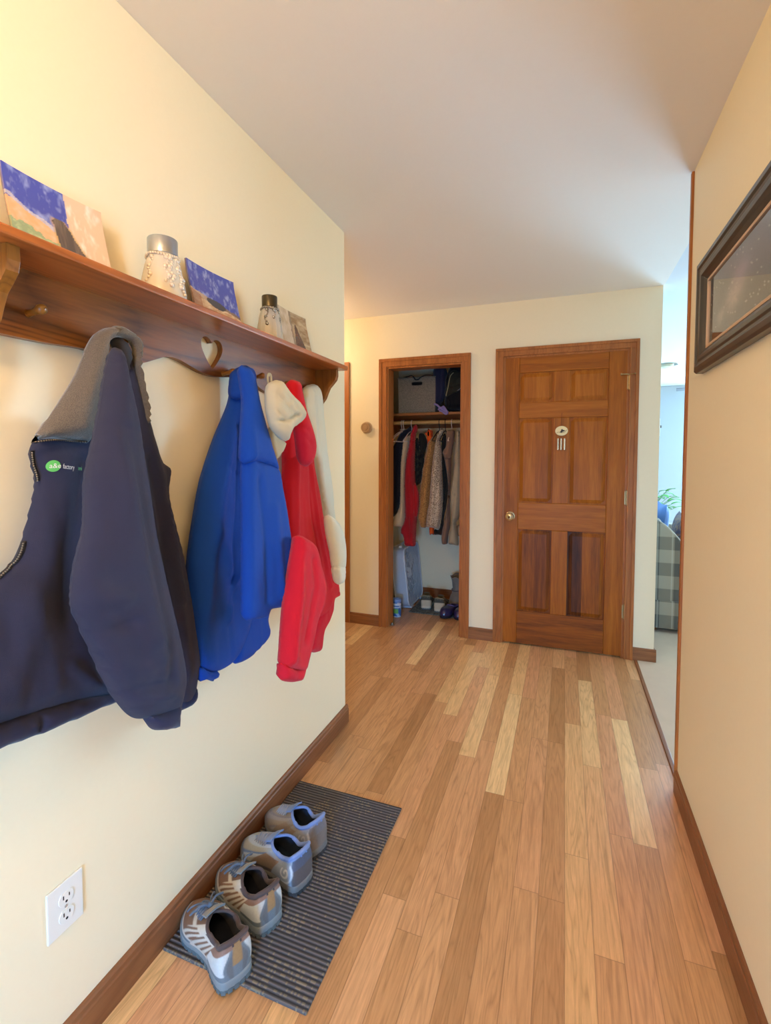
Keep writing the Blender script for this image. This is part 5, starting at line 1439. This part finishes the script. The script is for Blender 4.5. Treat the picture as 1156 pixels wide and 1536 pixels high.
def clog(name, label, toe, heel, mat, group):
    toe, heel = Vector((*toe, 0)), Vector((*heel, 0)); ax = toe - heel; L = ax.length; ax.normalize(); sd = Vector((-ax.y, ax.x, 0)); Wt = L * .42
    T = thing(name, label, 'clog', (heel.x, heel.y, .0072), group); n = 64; foot = outline(L, Wt, n, 1)

    def P(s, w, z): return heel + ax * s + sd * w + Vector((0, 0, .0072 + z))
    m = MB(); rows = [[P(s * .98 + L * .01, w * .94, .0) for s, w in foot], [P(s, w * 1.02, .004) for s, w in foot], [P(s, w * 1.02, .020) for s, w in foot]]
    m.grid(rows, True); m.f.append(tuple(range(n - 1, -1, -1))); m.mi.append(0); m.f.append(tuple(range(2 * n, 3 * n))); m.mi.append(0)
    m.build('sole', plain('clog_sole', srgb(34, 30, 44), .7), T, smooth=True, angle=40)
    col = [((.05 + .46 * (s / L)) * L, w * (.74 if s / L < .55 else .74 - .5 * (s / L - .55)), .062 + .022 * max(0, s / L - .45) / .55) for s, w in foot]
    rows = []
    for j in range(15):
        v = j / 14; r = []
        for (s, w), (cs, cw, cz) in zip(foot, col):
            t = max(0, min(1, (s / L - .5) / .3)); hh = v ** 1.3 * (1 - t) + (1 - math.cos(v * PI / 2)) * t
            vv = v * (1 - t) + (.7 * math.sin(min(1, v * 1.7) * PI / 2) + .3 * v) * t
            r.append(P(s + (cs - s) * hh, (w + (cw - w) * hh) * (1 + .06 * math.sin(PI * v)), .018 + (cz - .018) * vv))
        rows.append(r)
    u = MB().grid(rows, True).build('upper', mat, T, smooth=True); md = u.modifiers.new('thick', 'SOLIDIFY'); md.thickness = .003; md.offset = -1
    MB().tube([P(*c) for c in col], .0055, 8, True).build('collar', plain('clog_rim', srgb(96, 88, 150), .6), T, smooth=True)
    rows = [[P(a + (s * .92 + .01 - a) * v * .8, b + (w * .84 - b) * v * .8, c + (.022 - c) * v) for (a, b, c), (s, w) in zip(col, foot)] for v in (0, .3, .7, 1)]
    m = MB().grid(rows, True); m.f.append(tuple(range(3 * n, 4 * n))); m.mi.append(0); m.build('lining', blk, T, smooth=True)
    return T


purp = plain('purple_leather', srgb(52, 44, 88), .28, 0, .15, 60, .2, coat=.5)
clog('clog', 'shiny dark purple clog in front of the grey boot, left of the pair', (.088, 3.86), (.158, 4.095), purp, 'purple clogs in the closet')
clog('clog', 'shiny dark purple clog half behind the right closet jamb', (.212, 3.862), (.262, 4.10), purp, 'purple clogs in the closet')


def boot(name, label, c, toe, group=None):
    heel, toe = Vector((*c, 0)), Vector((*toe, 0)); ax = toe - heel; L = ax.length; ax.normalize(); sd = Vector((-ax.y, ax.x, 0)); Wt = L * .42; n = 56
    T = thing(name, label, 'boot', (heel.x, heel.y, .0072), group); foot = outline(L, Wt, n, 1)

    def P(s, w, z): return heel + ax * s + sd * w + Vector((0, 0, .0072 + z))
    m = MB(); m.grid([[P(s, w * f, z) for s, w in foot] for f, z in ((.96, 0), (1.04, .006), (1.06, .028))], True)
    m.f.append(tuple(range(n - 1, -1, -1))); m.mi.append(0); m.f.append(tuple(range(2 * n, 3 * n))); m.mi.append(0)
    m.build('sole', plain('boot_sole', srgb(36, 34, 34), .75), T, smooth=True, angle=40)
    gm = fabric('grey_boot_suede', srgb(142, 132, 122), .9, 500, .5, .08, .3)
    m = MB(); m.grid([[P(s, w * f, z) for s, w in foot] for f, z in ((1.03, .026), (1.05, .040), (1.0, .046))], True); m.build('welt', gm, T, smooth=True)
    ell = [(.30 * L + .062 * math.cos(t), .046 * math.sin(t)) for t in [PI + 2 * PI * k / n for k in range(n)]]
    # match each outline point to the shaft ring by angle
    ring = []
    for s, w in foot:
        t = math.atan2(w / .05, (s - .36 * L) / .075); ring.append((.34 * L + .060 * math.cos(t), .047 * math.sin(t)))
    rows = []
    for f, z, k in ((0, .042, 1), (.08, .070, 1), (.30, .095, 1), (.65, .112, 1), (.95, .130, 1), (1.0, .155, 1.0), (1.0, .20, 1.12), (1.0, .245, 1.28), (1.0, .262, 1.42), (1.0, .256, 1.48), (1.0, .245, 1.38), (1.0, .20, 1.05)):
        r = []
        for i, ((s, w), (rs, rw)) in enumerate(zip(foot, ring)):
            zz = z + (.008 * math.sin(i * .5) if z > .24 else 0)
            S, Wd = s + (rs - s) * f, w + (rw - w) * f
            r.append(P(.34 * L + (S - .34 * L) * k, Wd * k, zz))
        rows.append(r)
    m = MB().grid(rows, True); m.build('upper', gm, T, smooth=True)
    m = MB().tube([P(.34 * L + .066 * math.cos(t), .052 * math.sin(t), .135 + .004 * math.sin(2 * t)) for t in [2 * PI * k / 30 for k in range(30)]], .006, 6, True)
    m.build('ankle_strap', fabric('boot_strap', srgb(112, 104, 98), .9, 700), T, smooth=True)
    return T


boot('winter_boot', 'grey suede winter boot with flared top behind the purple clogs', (.135, 4.385), (.125, 4.125))
PB = thing('door_guide', 'small metal guide bracket on the floor at the closet left jamb', 'bracket', (-.262, 3.59, 0))
MB().box(-.285, 3.565, .0005, -.235, 3.60, .003).build('base_plate', plain('dull_steel', srgb(150, 144, 136), .4, .8), PB, bevel=.001)
MB().lathe([(.008, .003), (.008, .016), (.006, .019), (.001, .0195)], (-.250, 3.582, 0), 'z', 14, False).build('pin', plain('dull_steel', srgb(150, 144, 136), .4, .8), PB, smooth=True, angle=40)

# ================================================================== the room beyond
def plaid_mat():
    t = NT('plaid_upholstery'); tc = t.n('ShaderNodeTexCoord'); sp = t.n('ShaderNodeSeparateXYZ'); t.l(tc.outputs['Object'], sp.inputs[0])
    def band(v, per, off=0.0): return t.math('GREATER_THAN', t.math('FRACT', t.math('ADD', t.math('DIVIDE', v, per), off)), .5)
    h = t.math('ADD', sp.outputs[0], sp.outputs[1])
    bx, bz = band(h, .20, .18), band(sp.outputs[2], .20, .28)
    s = t.math('MULTIPLY', t.math('ADD', bx, bz), .5)
    line = t.math('LESS_THAN', t.math('ABSOLUTE', t.math('SUBTRACT', t.math('FRACT', t.math('DIVIDE', h, .10)), .5)), .05)
    c = t.ramp(s, [(0, srgb(178, 168, 148)), (.5, srgb(138, 130, 114)), (1, srgb(92, 90, 84))])
    c = t.mix(t.math('MULTIPLY', line, .4), c, srgb(210, 206, 190))
    v = t.coords(); n = t.noise(v, 420, 2); c = t.mix(t.math('MULTIPLY', n, .35), c, srgb(90, 88, 80))
    t.set(Base_Color=c, Roughness=.92, Sheen_Weight=.2); t.bump(n, .4, .003); return t.m


pm = plaid_mat()
SF = thing('sofa', 'grey and cream plaid upholstered sofa on the carpet past the wall corner', 'sofa', (2.1, 5.0, 0))
armp = [(1.635, .05), (1.635, .86), (1.66, .880), (1.705, .868), (1.75, .838), (1.79, .800), (1.83, .752), (1.865, .705), (1.90, .665), (1.96, .635), (2.10, .625), (2.42, .620), (2.47, .605), (2.49, .57), (2.49, .05)]
for y0, y1 in ((4.15, 4.36), (5.95, 6.16)):
    MB().prism(armp, lambda u, v, y0=y0: (u, y0, v), lambda u, v, y1=y1: (u, y1, v)).build('arm', pm, SF, bevel=.035, seg=4)
m = MB().tube(spline([(u, 4.163, v - .012) for u, v in armp[2:11]], 4), .009, 8); m.build('arm_piping', fabric('sofa_piping', srgb(176, 172, 156), .9, 600), SF, smooth=True)
MB().box(1.64, 4.36, .05, 1.77, 5.95, .86).build('back', pm, SF, bevel=.05, seg=4)
MB().box(1.64, 4.36, .05, 2.46, 5.95, .30).build('base', pm, SF, bevel=.02, seg=3)
for y0, y1 in ((4.37, 5.15), (5.16, 5.94)): MB().box(1.77, y0, .30, 2.48, y1, .46).build('seat_cushion', pm, SF, bevel=.045, seg=4)
m = MB().box(1.628, 4.142, .04, 2.497, 4.15, .255); m.build('skirt', pm, SF, bevel=.003)
for x in (1.70, 2.42):
    for y in (4.22, 6.08): MB().lathe([(.018, 0), (.026, .05)], (x, y, .004), 'z', 16).build('foot', cw, SF, smooth=True, angle=40)


def cushion(name, label, c, w, h, t, rot, mat):
    rows = []; m = MB(); n = 14
    for sgn in (1, -1):
        rows = []
        for j in range(n + 1):
            r = []
            for i in range(n + 1):
                u, v = 2 * i / n - 1, 2 * j / n - 1
                k = (1 - u ** 4) * (1 - v ** 4); pin = 1 - .06 * (u * u * (1 - v * v) + v * v * (1 - u * u)) * 0
                r.append(Vector((u * w / 2 * (1 - .05 * (1 - v * v)), sgn * t / 2 * k ** .6, v * h / 2 * (1 - .05 * (1 - u * u)))))
            rows.append(r)
        m.grid(rows)
    Rm = Matrix.Rotation(math.radians(rot[2]), 3, 'Z') @ Matrix.Rotation(math.radians(rot[1]), 3, 'Y') @ Matrix.Rotation(math.radians(rot[0]), 3, 'X')
    m.v = [tuple(Rm @ Vector(p) + Vector(c)) for p in m.v]
    return tag(m.build(name, mat, smooth=True), label, 'pillow', 'pillows on the sofa')


flor = fabric('floral_tapestry', srgb(150, 126, 110), .9, 500, .5, .1, .2, col2=srgb(92, 90, 112), speck=34)
cushion('throw_pillow', 'blue throw pillow against the sofa back', (1.848, 5.02, .702), .44, .46, .11, (6, 0, 90), fabric('sky_blue_cotton', srgb(112, 148, 204), .85, 800, .4))
cushion('throw_pillow', 'mauve and brown patterned pillow leaning in front of the blue one', (1.925, 4.615, .675), .40, .42, .10, (8, 0, 86), flor)
ST = thing('side_table', 'dark side table holding a plant beyond the sofa', 'table', (1.95, 6.5, 0))
MB().box(1.66, 6.24, .52, 2.26, 6.84, .55).build('table_top', cw, ST, bevel=.004)
for x in (1.70, 2.22):
    for y in (6.28, 6.80): MB().box(x - .02, y - .02, .004, x + .02, y + .02, .52).build('leg', cw, ST, bevel=.003)
PL = thing('potted_plant', 'bright green leafy plant rising behind the sofa pillows', 'plant', (1.99, 6.5, .55))
MB().lathe([(.05, 0), (.075, .10), (.08, .11), (.07, .11), (.065, .09), (.001, .09)], (1.99, 6.5, .5505), 'z', 24, False).build('pot', plain('clay_pot', srgb(164, 96, 66), .8), PL, smooth=True, angle=40)
lf = plain('plant_leaf', srgb(98, 168, 84), .5, var=.3, bscale=30); st = MB(); lv = MB(); rg = random.Random(4)
for k in range(46):
    a = rg.random() * 2 * PI; h = .06 + rg.random() * .24; r = .04 + rg.random() * .20
    p = Vector((1.99 + r * math.cos(a), 6.5 + r * math.sin(a), .66 + h)); b = Vector((1.99, 6.5, .62))
    st.tube([b, (b + p) / 2 + Vector((0, 0, .03)), p], .0025, 5)
    d = Vector((math.cos(a), math.sin(a), rg.uniform(-.5, .4))).normalized(); s = d.cross(Vector((0, 0, 1))).normalized(); u = s.cross(d)
    L, Wd = .11, .042
    lv.grid([[p + d * (L * q / 5) + s * (Wd * e * math.sin(PI * min(1, .12 + q / 5.6))) + u * (.012 * math.sin(q / 5 * PI) + .006 * abs(e)) for e in (-1, -.5, 0, .5, 1)] for q in range(6)])
lo_ = lv.build('leaves', lf, PL, smooth=True, fix=False); md = lo_.modifiers.new('thick', 'SOLIDIFY'); md.thickness = .0012
st.build('stems', plain('plant_stem', srgb(84, 120, 60), .6), PL, smooth=True)
CL = thing('ceiling_light', 'small round recessed ceiling light with metal trim in the room beyond', 'ceiling light', (2.136, 6.53, H - .03))
MB().lathe([(.075, .030), (.115, .026), (.118, .034), (.075, .034)], (2.136, 6.53, H - .031), 'z', 32, False).build('trim_ring', plain('brushed_trim', srgb(150, 142, 126), .35, .7), CL, smooth=True, angle=40)
MB().lathe([(.070, .032), (.066, .002), (.045, -.008), (.001, -.010)], (2.136, 6.53, H - .031), 'z', 28, False).build('lens', plain('light_lens', srgb(214, 206, 176), .3), CL, smooth=True, angle=50)
tip = at(1014, 585, (0, 0, 2.20), (0, 0, 1)); hub = tip + Vector((.98, -.18, 0)) * .64
CF = thing('ceiling_fan', 'grey ceiling fan with one blade tip showing past the right wall', 'ceiling fan', (hub.x, hub.y, H))
MB().lathe([(.001, .06), (.06, .055), (.09, .02), (.09, -.04), (.06, -.07), (.001, -.075)], hub, 'z', 28, False).build('motor_housing', plain('fan_bronze', srgb(92, 90, 92), .4, .5), CF, smooth=True, angle=50)
MB().lathe([(.014, .055), (.014, .20), (.05, .21), (.055, H + .003 - hub.z)], hub, 'z', 16).build('down_rod', plain('fan_bronze', srgb(92, 90, 92), .4, .5), CF, smooth=True, angle=40)
a0 = math.atan2(tip.y - hub.y, tip.x - hub.x); R_ = (tip - hub).length
for k in range(4):
    a = a0 + PI / 2 * k; d = Vector((math.cos(a), math.sin(a), 0)); s = Vector((-d.y, d.x, .12)).normalized(); m = MB()
    m.hexa([hub + d * .09 + s * -.045, hub + d * R_ + s * -.07, hub + d * R_ + s * .07, hub + d * .09 + s * .045] + [q + Vector((0, 0, .008)) for q in (hub + d * .09 + s * -.045, hub + d * R_ + s * -.07, hub + d * R_ + s * .07, hub + d * .09 + s * .045)])
    m.build('blade', plain('fan_blade_grey', srgb(112, 112, 116), .5), CF, bevel=.003)
SW = thing('light_switch', 'light switch on the wall end beside the panelled door', 'light switch', (XE, 3.59, 1.50))
MB().box(XE, 3.555, 1.485, XE + .006, 3.625, 1.60).build('cover_plate', ivory, SW, bevel=.002)
MB().box(XE + .005, 3.584, 1.540, XE + .020, 3.596, 1.556).build('toggle', plain('toggle_brown', srgb(84, 76, 60), .5), SW, bevel=.002)
